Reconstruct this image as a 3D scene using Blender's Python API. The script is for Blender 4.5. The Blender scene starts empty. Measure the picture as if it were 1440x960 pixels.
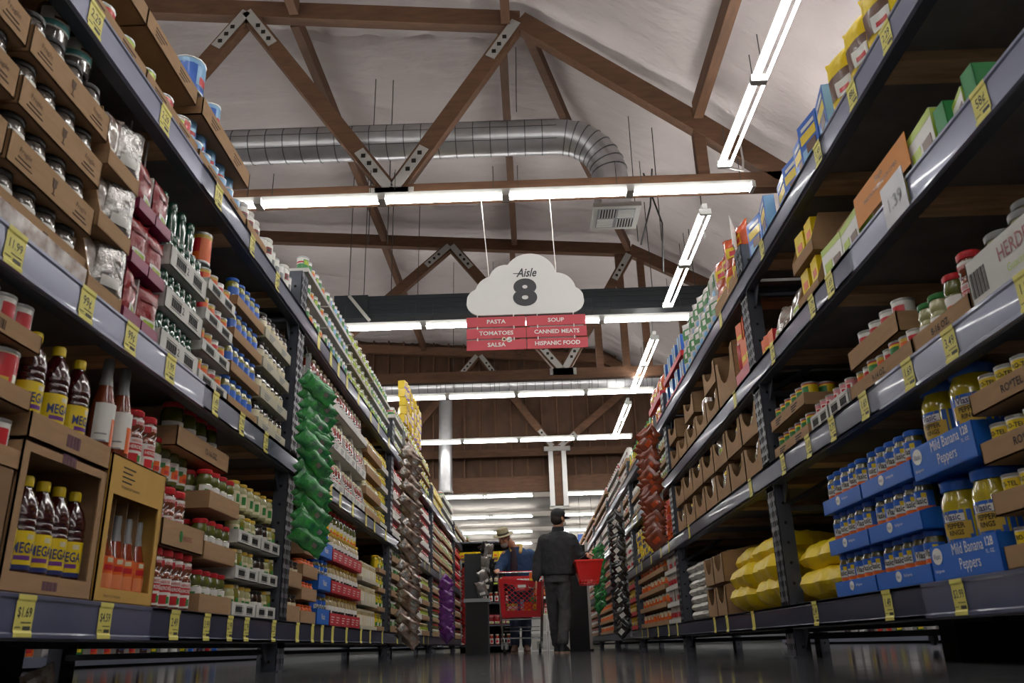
import bpy, bmesh, math, random
from mathutils import Vector, Matrix, Quaternion, noise
random.seed(8)
PI = math.pi
SC = bpy.context.scene
COL = SC.collection
# ------------------------------------------------------------ camera, world, exposure
W = ((0.99940, 0.03318, 0.01009), (0.02030, -0.34868, -0.93702), (-0.02757, 0.93665, -0.34914))
cam_d = bpy.data.cameras.new('camera'); cam = bpy.data.objects.new('camera', cam_d); COL.objects.link(cam)
cam_d.sensor_width = 36; cam_d.lens = 28.8; cam_d.clip_end = 200; cam_d.clip_start = .02
cam.matrix_world = Matrix.Translation((0, 0, .09)) @ Matrix(W).to_4x4()
cam_d.dof.use_dof = True; cam_d.dof.focus_distance = 9.0; cam_d.dof.aperture_fstop = 5.6
SC.camera = cam
world = bpy.data.worlds.new('store_air'); SC.world = world; world.use_nodes = True
world.node_tree.nodes['Background'].inputs[0].default_value = (.9, .92, 1, 1)
world.node_tree.nodes['Background'].inputs[1].default_value = .05
SC.view_settings.view_transform = 'Standard'; SC.view_settings.look = 'None'
SC.view_settings.gamma = 1; SC.view_settings.use_curve_mapping = False
SC.view_settings.exposure = 1.2
TUBE = 18.5
SC.cycles.use_denoising = True
SC.cycles.max_bounces = 6; SC.cycles.diffuse_bounces = 4; SC.cycles.glossy_bounces = 3
SC.cycles.caustics_reflective = False; SC.cycles.caustics_refractive = False
SC.cycles.sample_clamp_indirect = 4

# ------------------------------------------------------------ materials
MATS = {}
def mat(name, col=(.5,.5,.5), rough=.5, metal=0, noise=0, nscale=20, stretch=(1,1,1), bump=0, bscale=None, coat=0, col2=None, spec=.5, emit=0, alpha=1, sss=0):
    if name in MATS: return MATS[name]
    m = bpy.data.materials.new(name); m.use_nodes = True
    nt = m.node_tree; b = nt.nodes['Principled BSDF']
    b.inputs['Base Color'].default_value = (*col, 1)
    b.inputs['Roughness'].default_value = rough; b.inputs['Metallic'].default_value = metal
    b.inputs['Coat Weight'].default_value = coat; b.inputs['Coat Roughness'].default_value = .06
    b.inputs['Specular IOR Level'].default_value = spec
    if emit:
        b.inputs['Emission Color'].default_value = (1, .985, .95, 1); b.inputs['Emission Strength'].default_value = emit
    if noise or bump:
        tc = nt.nodes.new('ShaderNodeTexCoord'); mp = nt.nodes.new('ShaderNodeMapping')
        mp.inputs['Scale'].default_value = stretch
        nt.links.new(tc.outputs['Object'], mp.inputs[0])
    if noise:
        n = nt.nodes.new('ShaderNodeTexNoise'); n.inputs['Scale'].default_value = nscale; n.inputs['Detail'].default_value = 5
        nt.links.new(mp.outputs[0], n.inputs['Vector'])
        r = nt.nodes.new('ShaderNodeValToRGB'); r.color_ramp.elements[0].position = .3; r.color_ramp.elements[1].position = .7
        c2 = col2 or tuple(c*(1-noise) for c in col)
        r.color_ramp.elements[0].color = (*c2, 1); r.color_ramp.elements[1].color = (*col, 1)
        nt.links.new(n.outputs['Fac'], r.inputs[0]); nt.links.new(r.outputs[0], b.inputs['Base Color'])
    if bump:
        n = nt.nodes.new('ShaderNodeTexNoise'); n.inputs['Scale'].default_value = bscale or nscale; n.inputs['Detail'].default_value = 4
        nt.links.new(mp.outputs[0], n.inputs['Vector'])
        bp = nt.nodes.new('ShaderNodeBump'); bp.inputs['Strength'].default_value = min(1, bump); bp.inputs['Distance'].default_value = .02*max(1, bump)
        nt.links.new(n.outputs['Fac'], bp.inputs['Height']); nt.links.new(bp.outputs[0], b.inputs['Normal'])
    MATS[name] = m
    return m
C = {}
def c(name, r, g, b, rough=.45, **k):
    C[name] = mat(name, (r, g, b), rough, **k)
def srgb(h, f=1.0):
    v = [int(h[i:i+2], 16)/255 for i in (0, 2, 4)]
    return tuple(f*(x/12.92 if x < .04 else ((x+.055)/1.055)**2.4) for x in v)
def h(name, hexc, rough=.45, **k): C[name] = mat(name, srgb(hexc), rough, **k)
h('kraft','a98661', .85, noise=.16, nscale=9, stretch=(1,1,6))
h('kraft_dark','8a6a4a', .85, noise=.18, nscale=9)
h('tan_card','cba04f', .8, noise=.1, nscale=8)
h('print_brown','5a4434', .8); h('print_purple','6b4a5c', .8)
h('white_card','d6d5d0', .7, noise=.06, nscale=8); h('offwhite_card','c2bca8', .75, noise=.08, nscale=8)
h('blue_card','1767c9', .5); h('red_card','c31f2f', .5); h('magenta_card','8a2f55', .5); h('yellow_card','e0c21a', .5); h('green_card','2d8c4a', .5); h('pink_card','c45b6a',.5)
h('print_black','1b1b1d', .7); h('print_white','eeeeea', .6); h('print_grey','8b8f92', .6)
h('rack_paint','50545f', .42, noise=.15, nscale=14, metal=.25)
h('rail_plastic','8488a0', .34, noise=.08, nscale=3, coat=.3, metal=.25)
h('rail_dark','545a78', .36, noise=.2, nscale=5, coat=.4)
h('hole_black','08080a', .9); h('deck_dark','84807b', .85, noise=.3, nscale=6)
h('tag_yellow','dcd26a', .55); h('tag_ink','3a3a34', .6)
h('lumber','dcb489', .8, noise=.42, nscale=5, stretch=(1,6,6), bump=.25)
h('truss_wood','62422b', .75, noise=.38, nscale=4, stretch=(1,5,5))
h('truss_wood_y','62422b', .75, noise=.38, nscale=4, stretch=(5,1,5))
h('plywood','523723', .8, noise=.4, nscale=2.5, stretch=(1.5,1,1))
h('strap_steel','a5a29d', .5, metal=.3); h('bolt','26221f', .5, metal=.6)
h('galv','c4c4c6', .34, metal=.7, noise=.2, nscale=4); h('galv_seam','6d6d70', .4, metal=.8)
h('insulation','beb4b2', .75, noise=.08, nscale=1.2, bump=2.0, bscale=3.2, stretch=(.6,1.6,1))
h('far_ceiling','b9b2aa', .9, noise=.08, nscale=1); h('wall_paint','8f8a82', .9)
h('lamp_white','b4b4b0', .5); C['tube'] = mat('lamp_tube', (1,1,1), .5, emit=TUBE)
h('black_steel','1c2024', .5, metal=.2); h('cable','2c2b2b', .6); h('wire_light','c9c4be', .4, metal=.5)
h('sign_white','dfdedc', .45); h('sign_red','c1404c', .5); h('sign_ink','3b3b3f', .6)
h('chrome','a9acae', .25, metal=.9); h('rubber','18181a', .6); h('cart_red','c0101f', .35, coat=.3); h('basket_red','e2231c', .3, coat=.3)
h('skin','c08a6e', .55); h('hair_grey','8d8a86', .8); h('hair_dark','2a211c', .8)
h('jacket_black','2b2c30', .85, noise=.25, nscale=5, bump=.6, bscale=9); h('trouser_grey','4b4b4e', .85, noise=.3, nscale=7, bump=.6, bscale=11)
h('denim','33507a', .85, noise=.35, nscale=6, bump=.6, bscale=9); h('jeans','2b3a52', .85, noise=.3, nscale=8, bump=.4)
h('hat_straw','a8a082', .8, noise=.2, nscale=30); h('hat_band','4a4238', .7); h('collar_tan','c3a55e', .8); h('shirt_plum','3a2a36', .85, noise=.4, nscale=25); h('cap_black','202226', .7, noise=.2)
h('shoe_black','1d1f24', .6); h('shoe_sole','b89c88', .7); h('shoe_brown','5a3b2c', .6)
for n, x in dict(red='c3202a', dark_red='7e1418', orange='e3661f', yellow='e6c81c', gold='c9a63c', green='2f7d3a', lime='a9c23a', teal='5fa3a0', blue='1f5fc0', navy='23306e', purple='6a2f86', white='e4e3dd', cream='d9cfae', brown='5f3a24', black='1a1a1c', pink='d58a90', sky='7fb2dc', grey='8d8f90').items():
    h('p_'+n, x, .42, coat=.15)
h('p_salmon','e58a5a',.42); h('lid_black','141416',.4); h('rail_sleeve','a9aab2',.35); h('sign_orange','d58426',.6)
for n, x in dict(steel='b9bcbd').items(): h('can_steel', x, .28, metal=.8)
h('g_mega','3a0c10', .12, coat=1); h('g_salsa','7c3a22', .15, coat=1); h('g_salsa_red','8a2a1a', .15, coat=1); h('g_green','5e6428', .15, coat=1); h('g_olive','7d7a30', .15, coat=1)
h('g_dark','2c1d18', .12, coat=1); h('g_pale','a9a878', .15, coat=1); h('g_yellow','cdb90e', .13, coat=1, noise=.35, nscale=40, stretch=(1,1,.6)); h('g_bottle_green','1d4a3a', .12, coat=1)
h('g_orange','8a2f14', .15, coat=1); h('g_pickle','56501c', .14, coat=1, noise=.4, nscale=50); h('g_mason','6e6660', .12, coat=1, noise=.6, nscale=45); h('g_beige','b8a67c', .2, coat=1)
h('foil_silver','b9b6b4', .22, metal=.7, noise=.4, nscale=16, bump=.6, bscale=25); h('foil_clear','cfcac4', .15, coat=1, noise=.55, nscale=22, col2=srgb('6d4a38'))
h('film_red','8f040f', .3, coat=.3, noise=.15, bump=.5, bscale=20); h('film_green','3fae4c', .25, coat=.8, noise=.5, col2=srgb('17533a'), nscale=22, bump=.5, bscale=20); h('film_brown','a08a7c', .2, coat=1, metal=.35, noise=.6, col2=srgb('4a3226'), nscale=18, bump=.5, bscale=22)
h('film_yellow','efcf06', .45, spec=.3, noise=.08, nscale=5, bump=.8, bscale=9); h('film_white','cfcbc6', .4, coat=.4, noise=.15, bump=.6, bscale=14); h('film_purple','7a2f96', .25, coat=.8, noise=.5, nscale=14, bump=.5)
h('film_orange','d8541d', .25, coat=.8, noise=.4, nscale=12, bump=.5, bscale=20); h('film_black','202022', .2, coat=.9, noise=.2, bump=.5, bscale=20); h('film_rust','8f3f22', .25, coat=.8, noise=.5, nscale=14, bump=.5)
h('floor_mat','4a4b4e', .13, noise=.35, nscale=2.2, coat=.3); h('dark_kick','141416', .8)

# floor: polished concrete with mottling and varying gloss
fm = bpy.data.materials.new('polished_concrete'); fm.use_nodes = True; nt = fm.node_tree; b = nt.nodes['Principled BSDF']
tc = nt.nodes.new('ShaderNodeTexCoord'); n1 = nt.nodes.new('ShaderNodeTexNoise'); n1.inputs['Scale'].default_value = 1.3; n1.inputs['Detail'].default_value = 8
nt.links.new(tc.outputs['Object'], n1.inputs['Vector'])
r1 = nt.nodes.new('ShaderNodeValToRGB'); r1.color_ramp.elements[0].position=.3; r1.color_ramp.elements[1].position=.7
r1.color_ramp.elements[0].color = (*srgb('505155'),1); r1.color_ramp.elements[1].color = (*srgb('737375'),1)
nt.links.new(n1.outputs['Fac'], r1.inputs[0]); nt.links.new(r1.outputs[0], b.inputs['Base Color'])
mr = nt.nodes.new('ShaderNodeMapRange'); mr.inputs[3].default_value=.04; mr.inputs[4].default_value=.16; b.inputs['IOR'].default_value=1.65; b.inputs['Coat Weight'].default_value=.5; b.inputs['Coat Roughness'].default_value=.08
n2 = nt.nodes.new('ShaderNodeTexNoise'); n2.inputs['Scale'].default_value = 5
nt.links.new(tc.outputs['Object'], n2.inputs['Vector']); nt.links.new(n2.outputs['Fac'], mr.inputs[0]); nt.links.new(mr.outputs[0], b.inputs['Roughness'])
n3 = nt.nodes.new('ShaderNodeTexNoise'); n3.inputs['Scale'].default_value = 1.8; bp=nt.nodes.new('ShaderNodeBump'); bp.inputs['Strength'].default_value=.06; bp.inputs['Distance'].default_value=.02
nt.links.new(tc.outputs['Object'], n3.inputs['Vector']); nt.links.new(n3.outputs['Fac'], bp.inputs['Height']); nt.links.new(bp.outputs[0], b.inputs['Normal'])
C['concrete'] = fm

# ------------------------------------------------------------ mesh builder
TXT = {}
def text_geo(s, size, bold=0.0, shear=0.0):
    k = (s, round(size,5), bold, shear)
    if k in TXT: return TXT[k]
    cu = bpy.data.curves.new('lettering', 'FONT'); cu.body = s; cu.size = size; cu.align_x = 'CENTER'; cu.align_y = 'CENTER'
    cu.offset = bold*size; cu.shear = shear; cu.resolution_u = 2 if size<.2 else 8; cu.fill_mode = 'FRONT'
    o = bpy.data.objects.new('lettering', cu); COL.objects.link(o)
    me = bpy.data.meshes.new_from_object(o.evaluated_get(bpy.context.evaluated_depsgraph_get()))
    g = ([tuple(v.co) for v in me.vertices], [tuple(p.vertices) for p in me.polygons])
    bpy.data.objects.remove(o); bpy.data.curves.remove(cu); bpy.data.meshes.remove(me)
    TXT[k] = g
    return g
class MB:
    def __init__(s): s.v=[]; s.f=[]; s.m=[]; s.mats=[]
    def mi(s, m):
        if m not in s.mats: s.mats.append(m)
        return s.mats.index(m)
    def add(s, vs, fs, m, M=None):
        o=len(s.v); i=s.mi(m)
        s.v += [tuple(M@Vector(v)) for v in vs] if M else [tuple(v) for v in vs]
        s.f += [tuple(a+o for a in f) for f in fs]; s.m += [i]*len(fs)
        return s
    def box(s, x0,x1,y0,y1,z0,z1, m, M=None):
        vs=[(x0,y0,z0),(x1,y0,z0),(x1,y1,z0),(x0,y1,z0),(x0,y0,z1),(x1,y0,z1),(x1,y1,z1),(x0,y1,z1)]
        return s.add(vs,[(0,3,2,1),(4,5,6,7),(0,1,5,4),(1,2,6,5),(2,3,7,6),(3,0,4,7)],m,M)
    def lathe(s, prof, m, n=14, c=(0,0), a0=0, a1=None, M=None):
        full = a1 is None; a1 = 2*PI if full else a1
        k = n if full else n+1; vs=[]; fs=[]
        for (r,z) in prof:
            for i in range(k):
                a=a0+(a1-a0)*i/n; vs.append((c[0]+r*math.sin(a), c[1]-r*math.cos(a), z))
        for j in range(len(prof)-1):
            for i in range(n if full else n):
                i2=(i+1)%k if full else i+1
                fs.append((j*k+i, j*k+i2, (j+1)*k+i2, (j+1)*k+i))
        if full:
            if prof[0][0]>1e-4: fs.append(tuple(reversed(range(k))))
            if prof[-1][0]>1e-4: fs.append(tuple((len(prof)-1)*k+i for i in range(k)))
        return s.add(vs,fs,m,M)
    def beam(s, p0, p1, w, hh, m, up=(0,0,1)):
        p0=Vector(p0); p1=Vector(p1); d=(p1-p0); L=d.length; d.normalize(); u=Vector(up)
        sx=d.cross(u)
        if sx.length<1e-4: sx=Vector((1,0,0)) if abs(d.x)<.9 else Vector((0,1,0))
        sx.normalize(); uz=sx.cross(d); M=Matrix((sx,d,uz)).transposed().to_4x4(); M.translation=p0
        return s.box(-w/2,w/2,0,L,-hh/2,hh/2,m,M)
    def tube(s, pts, r, m, n=6, closed=False):
        pts=[Vector(p) for p in pts]; vs=[]; fs=[]; N=len(pts); ref=None
        for i,p in enumerate(pts):
            d=(pts[min(i+1,N-1)]-pts[max(i-1,0)]).normalized()
            if ref is None: ref=d.orthogonal().normalized()
            ref=(ref-d*ref.dot(d)).normalized(); b_=d.cross(ref); rr=r[i] if isinstance(r,(list,tuple)) else r
            for k in range(n):
                a=2*PI*k/n; vs.append(p+ref*rr*math.cos(a)+b_*rr*math.sin(a))
        for i in range(N-1):
            for k in range(n): k2=(k+1)%n; fs.append((i*n+k,i*n+k2,(i+1)*n+k2,(i+1)*n+k))
        fs.append(tuple(reversed(range(n)))); fs.append(tuple((N-1)*n+k for k in range(n)))
        return s.add(vs,fs,m)
    def prism(s, pts, y0, y1, m, M=None):       # outline in x,z extruded along y
        n=len(pts); vs=[(x,y0,z) for x,z in pts]+[(x,y1,z) for x,z in pts]
        fs=[tuple(range(n)), tuple(reversed(range(n,2*n)))]+[(i+n,(i+1)%n+n,(i+1)%n,i) for i in range(n)]
        return s.add(vs,fs,m,M)
    def text(s, t, size, m, x=0, z=0, y=0, r=None, bold=.0, shear=0, sx=1, M=None):   # faces -Y; wrapped on radius r when given
        vs,fs=text_geo(t,size,bold,shear)
        if r: vv=[(r*math.sin((a*sx+x)/r), -r*math.cos((a*sx+x)/r), b_+z) for a,b_,_ in vs]
        else: vv=[(a*sx+x, y, b_+z) for a,b_,_ in vs]
        return s.add(vv,fs,m,M)
    def wrap(s, x0,x1,z0,z1,r,m,n=6):            # label patch on a cylinder
        vs=[];fs=[]
        for i in range(n+1):
            a=(x0+(x1-x0)*i/n)/r; vs += [(r*math.sin(a),-r*math.cos(a),z0),(r*math.sin(a),-r*math.cos(a),z1)]
        for i in range(n): fs.append((2*i,2*i+2,2*i+3,2*i+1))
        return s.add(vs,fs,m)
    def mesh(s, name, smooth=True, angle=38):
        me=bpy.data.meshes.new(name); me.from_pydata(s.v,[],s.f)
        for m in s.mats: me.materials.append(C[m] if isinstance(m,str) else m)
        me.polygons.foreach_set('material_index', s.m); me.update()
        if smooth:
            me.polygons.foreach_set('use_smooth',[True]*len(me.polygons)); me.set_sharp_from_angle(angle=math.radians(angle))
        return me
    def build(s, name, parent=None, loc=(0,0,0), rz=0, label=None, smooth=True, **k):
        return obj(name, s.mesh(name, smooth), parent, loc, rz, label, **k)
def obj(name, me, parent=None, loc=(0,0,0), rz=0, label=None, cat=None, group=None, kind=None):
    o=bpy.data.objects.new(name, me); COL.objects.link(o); o.location=loc; o.rotation_euler=(0,0,rz)
    if parent: o.parent=parent
    return tag(o,label,cat,group,kind)
def tag(o,label=None,cat=None,group=None,kind=None):
    if label: o['label']=label
    if cat: o['category']=cat
    if group: o['group']=group
    if kind: o['kind']=kind
    return o
def empty(name, loc, label, cat, rz=0, group=None): return obj(name, None, None, loc, rz, label, cat, group)
ORD='first second third fourth fifth sixth seventh eighth ninth tenth eleventh twelfth thirteenth fourteenth fifteenth sixteenth seventeenth eighteenth nineteenth twentieth'.split()
def nth(i): return ORD[i] if i<20 else 'twenty-'+ORD[i-20] if i<29 else 'far'

# ------------------------------------------------------------ the setting
def struct(name, mb, **k): o=mb.build(name, smooth=False, **k); o['kind']='structure'; return o
struct('floor', MB().box(-16,16,-7,46,-.1,0,'concrete'))
struct('wall_back', MB().box(-16,16,46,46.2,0,9,'wall_paint'))
struct('wall_left', MB().box(-16.2,-16,-7,46,0,9,'wall_paint'))
struct('wall_right', MB().box(16,16.2,-7,46,0,9,'wall_paint'))
struct('wall_front', MB().box(-16,16,-7.2,-7,0,9,'wall_paint'))
# insulation draped over the top chords
P1=[(-16,9.0),(-8,8.35),(-4.6,7.95),(.17,7.48),(2.24,5.98),(3.3,5.15),(16,5.0)]
P2=[(-16,9.0),(-8,8.55),(-4.6,8.2),(2.25,7.72),(3.77,6.75),(6.0,5.15),(16,5.0)]
def ip(P,x):
    for (a,za),(b_,zb) in zip(P,P[1:]):
        if x<=b_: return za+(zb-za)*(x-a)/(b_-a)
    return P[-1][1]
def prof(k):
    # interpolate the knees too, so the hip runs from one truss node to the next
    return [(a[0]+(b_[0]-a[0])*k, a[1]+(b_[1]-a[1])*k) for a,b_ in zip(P1,P2)]
def zroof(x,y):
    k=max(0,min(1,(y-8.1)/6.6)); return ip(prof(k),x)
rib=[-8.3,-5.5,-2.7,-.1,2.25,5]
mb=MB(); vs=[];fs=[]; NX,NY=330,250
for j in range(NY+1):
    y=-7+28.6*j/NY
    for i in range(NX+1):
        x=-16+32*i/NX
        sag=min(abs(((y-1.5)%6.6)/6.6), 1-abs(((y-1.5)%6.6)/6.6))
        q=min(abs(x-r_) for r_ in rib)
        wob=.05*math.sin(x*2.1+y*.7)*math.sin(y*1.9)+.025*math.sin(7*x+2*math.sin(3*y))*(1-min(1,sag*3))
        z=zroof(x,y)-.12*min(1,sag*4)*min(1,q*1.6)+wob*min(1,sag*6+.1)
        p_=Vector((x*.9,y*2.2,0)); r1_=1-abs(noise.noise(p_)*2.2); r2_=1-abs(noise.noise(Vector((x*2.6+9,y*1.1,3)))*2.4)
        near=math.exp(-((q/.55)**2))+math.exp(-(((min((y-1.5)%6.6,6.6-(y-1.5)%6.6))/.6)**2))
        z+=.035*max(0,r1_)**3+.022*max(0,r2_)**3+near*.035*noise.noise(Vector((x*5,y*5,7)))
        sm=abs(((y+.3)%1.65)-.82); z+=.05*math.exp(-(sm/.05)**2)
        vs.append((x,y,z+.06))
for j in range(NY):
    for i in range(NX):
        a=j*(NX+1)+i; fs.append((a,a+NX+1,a+NX+2,a+1))
mb.add(vs,fs,'insulation'); o=mb.build('ceiling'); o['kind']='structure'
struct('trim_1', MB().box(-16,16,-7,21.7,9.1,9.2,'lumber'))  # flat roof sheet, unseen above the draped insulation
# plywood header wall above the lower hall
mb=MB(); mb.box(-16,16,21.55,21.65,3.9,9.1,'plywood')
for k in range(-18,19): mb.box(k*.42-.02+.1,k*.42+.02+.1,21.46,21.55,4.28,8.6,'truss_wood')
struct('wall_header', mb)
struct('trim_2', MB().box(-16,16,21.40,21.56,3.88,4.28,'truss_wood'))
mb=MB(); mb.box(-16,16,21.66,46,4.15,4.25,'far_ceiling')
for k in range(7): mb.box(-16,16,23+k*3.6,23.25+k*3.6,4.0,4.15,'far_ceiling')
struct('ceiling_far', mb)

# ------------------------------------------------------------ roof trusses
def strap(mb, p, d, L=.62):
    p=Vector(p); d=Vector(d).normalized()
    for sy in (-.085,.085):
        q=p+Vector((0,sy,0)); mb.beam(q,q+d*L,.012,.12,'strap_steel',up=(0,0,1)) if abs(d.z)<.99 else mb.box(q.x-.06,q.x+.06,q.y-.006,q.y+.006,min(q.z,q.z+d.z*L),max(q.z,q.z+d.z*L),'strap_steel')
        for t in (.45,.65,.85):
            e=q+d*L*t; mb.beam(e+Vector((0,-.012,0)),e+Vector((0,.012,0)),.05,.05,'bolt')
def truss(Y, top, joints, bot, Xs, label):
    t=empty('roof_truss',(0,Y,5.0),label,'roof truss')
    W_=lambda p:(p[0],0,p[1]-5.0)
    mb=MB()
    for a,b_ in zip(top,top[1:]): mb.beam(W_(a),W_(b_),.14,.24,'truss_wood')
    mb.build('top_chord',t,smooth=False)
    mb=MB().beam((Xs[0],0,bot-5),(Xs[1],0,bot-5),.14,.2,'truss_wood'); mb.build('bottom_chord',t,smooth=False)
    for a,b_ in joints:
        A,B=Vector(W_(a)),Vector(W_(b_)); mb=MB().beam(A,B,.13,.19 if abs((B-A).x)>.3 else .12,'truss_wood'); w=mb.build('web_member',t,smooth=False)
        if abs((B-A).x)>.3:
            m2=MB(); strap(m2,A,B-A); m2.build('upper_strap_plate',t,smooth=False)
            m2=MB(); strap(m2,B,A-B); m2.build('lower_strap_plate',t,smooth=False)
            if B.z<.3: MB().box(B.x-.22,B.x+.22,-.095,.095,-.16,-.03,'strap_steel').build('joint_plate',t,smooth=False)
    return t
truss(8.1,[(-12,8.4),(-4.6,7.74),(.12,7.30),(2.14,5.72),(3.05,4.98)],[((-3.25,7.55),(-4.9,5.0)),((-3.25,7.55),(-1.42,4.97)),((.08,7.25),(-1.36,4.97)),((2.14,5.7),(2.14,4.95)),((-8.5,8.0),(-7,4.98)),((-5.6,7.8),(-6.9,4.98))],4.92,(-12,4.2),'nearest timber roof truss, its bottom chord above the first cross row of lamps')
truss(14.7,[(-12,8.4),(-5.3,8.0),(2.23,7.42),(3.77,6.55),(6,5.1)],[((-1.35,7.62),(-4.2,5.0)),((-1.3,7.62),(.76,4.95)),((2.2,7.3),(.82,4.95)),((1.5,6.2),(1.5,4.9)),((2.0,7.3),(2.0,4.9)),((2.42,7.2),(2.42,4.9)),((3.14,6.8),(3.14,4.9)),((3.77,6.5),(2.9,4.95))],4.87,(-12,6.5),'middle timber roof truss behind the dark hanging duct and aisle sign')
truss(21.25,[(-12,8.4),(-5.3,8.0),(2.23,7.42),(3.77,6.55),(6,5.1)],[((-1.2,7.6),(-3.4,5.0)),((-1.1,7.6),(.8,4.95)),((3.3,6.9),(.9,4.95))],4.87,(-12,6.5),'farthest timber roof truss against the plywood wall')
truss(1.5,[(-12,8.4),(-4.6,7.74),(.12,7.30),(2.14,5.72),(3.05,4.98)],[((-3.25,7.55),(-1.42,4.97)),((.08,7.25),(-1.36,4.97))],4.92,(-12,4.2),'timber roof truss overhead near the camera')
def purlin(p0,p1,label):
    MB().beam(p0,p1,.11,.22,'truss_wood_y').build('roof_purlin',smooth=False,label=label,cat='roof beam')
PB=[(-5.5,'far left'),(-2.7,'left'),(-.1,'middle')]
for x,nm in PB:
    for (y0,y1,w) in ((1.6,8.0,'before the nearest truss'),(8.2,14.6,'between nearest and middle trusses'),(14.8,21.1,'beyond the middle truss')):
        purlin((x,y0,zroof(x,y0)-.2),(x+.05,y1,zroof(x,y1)-.2),f'{nm} brown roof purlin running lengthwise {w}')
purlin((2.14,1.6,5.85),(2.14,8.0,5.85),'right hand brown roof purlin reaching the truss knee')
MB().beam((.2,8.2,7.3),(.95,10.6,7.2),.1,.2,'truss_wood').beam((.95,10.6,7.2),(2.2,14.6,7.45),.1,.2,'truss_wood').build('hip_rafter',smooth=False,label='bent hip rafter from the nearest truss knee to the next truss',cat='roof beam')
# hanging post of wood between two pale steel straps
t=empty('hanging_post',(.87,21.1,4.9),'brown post between two pale steel straps above the man in black','hanging post')
MB().box(-.1,.1,-.07,.07,-1.45,.1,'truss_wood').build('post',t,smooth=False)
for sx in (-.17,.17): MB().box(sx-.06,sx+.06,-.1,.1,-1.5,.0,'sign_white').build('steel_strap',t,smooth=False)
MB().box(-.34,.34,-.12,.12,-.06,.06,'strap_steel').box(-.25,.25,-.1,.1,-1.56,-1.48,'strap_steel').build('cross_plate',t,smooth=False)
MB().tube([(-.12,0,-1.56),(0,0,-1.75),(.12,0,-1.56)],.015,'cable').build('cable_loop',t)

# ------------------------------------------------------------ ducts, dark beam, diffuser
t=empty('spiral_duct',(0,9,6.24),'shiny round spiral duct with an elbow above the nearest lamps','duct')
path=[(-7,0,0),(.55,0,0)]+[(.55+.66*math.sin(a),0,-.66+.66*math.cos(a)) for a in [PI/2*k/8 for k in range(1,9)]]+[(1.21,0,-1.05)]
MB().tube(path,.225,'galv',20).build('duct_pipe',t)
mb=MB()
for k in range(34): x=-6.9+k*.22; mb.tube([(x,0,0),(x+.012,0,0)],.232,'galv_seam',20)
for k in range(1,9):
    a=PI/2*k/9; p=Vector((.55+.66*math.sin(a),0,-.66+.66*math.cos(a))); d=Vector((math.cos(a),0,-math.sin(a)))*.012; mb.tube([p,p+d],.234,'galv_seam',20)
for dz in (-.14,.02,.15):
    yy=-math.sqrt(.232**2-dz*dz); mb.tube([(-6.9,yy,dz),(.55,yy,dz)],.004,'galv_seam',4)
mb.build('wrap_wire',t)
t=empty('air_diffuser',(1.22,8.95,5.0),'white square louvred air diffuser below the duct elbow','air diffuser')
MB().box(-.29,.29,-.29,.29,.0,.06,'lamp_white').box(-.17,.17,-.17,.17,.05,.26,'galv').build('diffuser_frame',t,smooth=False)
mb=MB(); mb.box(-.23,.23,-.23,.23,-.004,.0,'print_grey')
for qx in (-1,1):
    for qy in (-1,1):
        for k in range(6):
            a=.03+k*.034
            if qx*qy>0: mb.box(qx*a-.006,qx*a+.006,min(qy*.02,qy*.22),max(qy*.02,qy*.22),-.012,-.002,'lamp_white' if k%1==0 else 'print_black')
            else: mb.box(min(qx*.02,qx*.22),max(qx*.02,qx*.22),qy*a-.006,qy*a+.006,-.012,-.002,'lamp_white')
            if qx*qy>0: mb.box(qx*a+.009,qx*a+.024,min(qy*.02,qy*.22),max(qy*.02,qy*.22),-.008,-.004,'print_black')
mb.build('louvre',t,smooth=False)
t=empty('hanging_channel',(0,12.35,5.3),'long black ribbed channel hanging across the aisle behind the sign','channel')
mb=MB()
for k in range(8): mb.box(-2.95,3.4,-.14-(k%2)*.015,.14+(k%2)*.015,-.16+k*.045,-.16+(k+1)*.045,'black_steel')
mb.box(-3.0,-2.45,-.17,.17,-.18,.22,'black_steel'); mb.build('channel_body',t,smooth=False)
MB().beam((-2.75,-.2,.2),(-2.4,-.2,-.25),.03,.05,'strap_steel').build('bracket',t,smooth=False)
for i,x in enumerate((-2.8,-2.55,-2.1,2.2,2.9)): MB().tube([(x,0,.2),(x,0,zroof(x,12.3)-5.3)],.008,'cable',4).build('hanger_rod',t)
t=empty('round_duct',(0,17.6,5.62),'distant horizontal spiral duct behind the middle truss','duct')
MB().tube([(-7,0,0),(3.2,0,0)],.17,'galv',16).build('duct_pipe',t)
mb=MB(); [mb.tube([(-6.9+k*.2,0,0),(-6.888+k*.2,0,0)],.177,'galv_seam',16) for k in range(50)]; mb.build('wrap_wire',t)
t=empty('duct_riser',(-1.96,20.2,3.7),'tall upright grey duct in front of the plywood wall','duct')
MB().tube([(0,0,0),(0,0,2.6)],.17,'galv',18).build('duct_pipe',t); MB().tube([(0,0,-.02),(0,0,.03)],.19,'lamp_white',18).build('end_collar',t)
for i,(x,y,z0) in enumerate([(-1.95,9.6,5.1),(-1.7,9.6,5.1),(.05,8.8,6.5),(1.55,9.4,4.9),(1.85,9.4,4.9),(-1.4,16,4.9),(-.55,16,4.9),(-1.75,13,5.4),(2.25,8.8,4.6),(.0,18,4.7)]):
    MB().tube([(x,y,z0),(x+.02,y,zroof(x,y)-.02)],.007,'cable',4).build('hanger_wire',label=f'{nth(i)} thin dark hanger wire dropping from the roof',cat='wire')
MB().tube([(2.6,8.1,5.6),(2.55,7.9,5.1),(2.5,7.8,4.9),(2.2,7.6,4.85)],.012,'wire_light',5).build('lamp_cord',label='pale power cord looping down to the right strip lamp',cat='cord')
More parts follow.
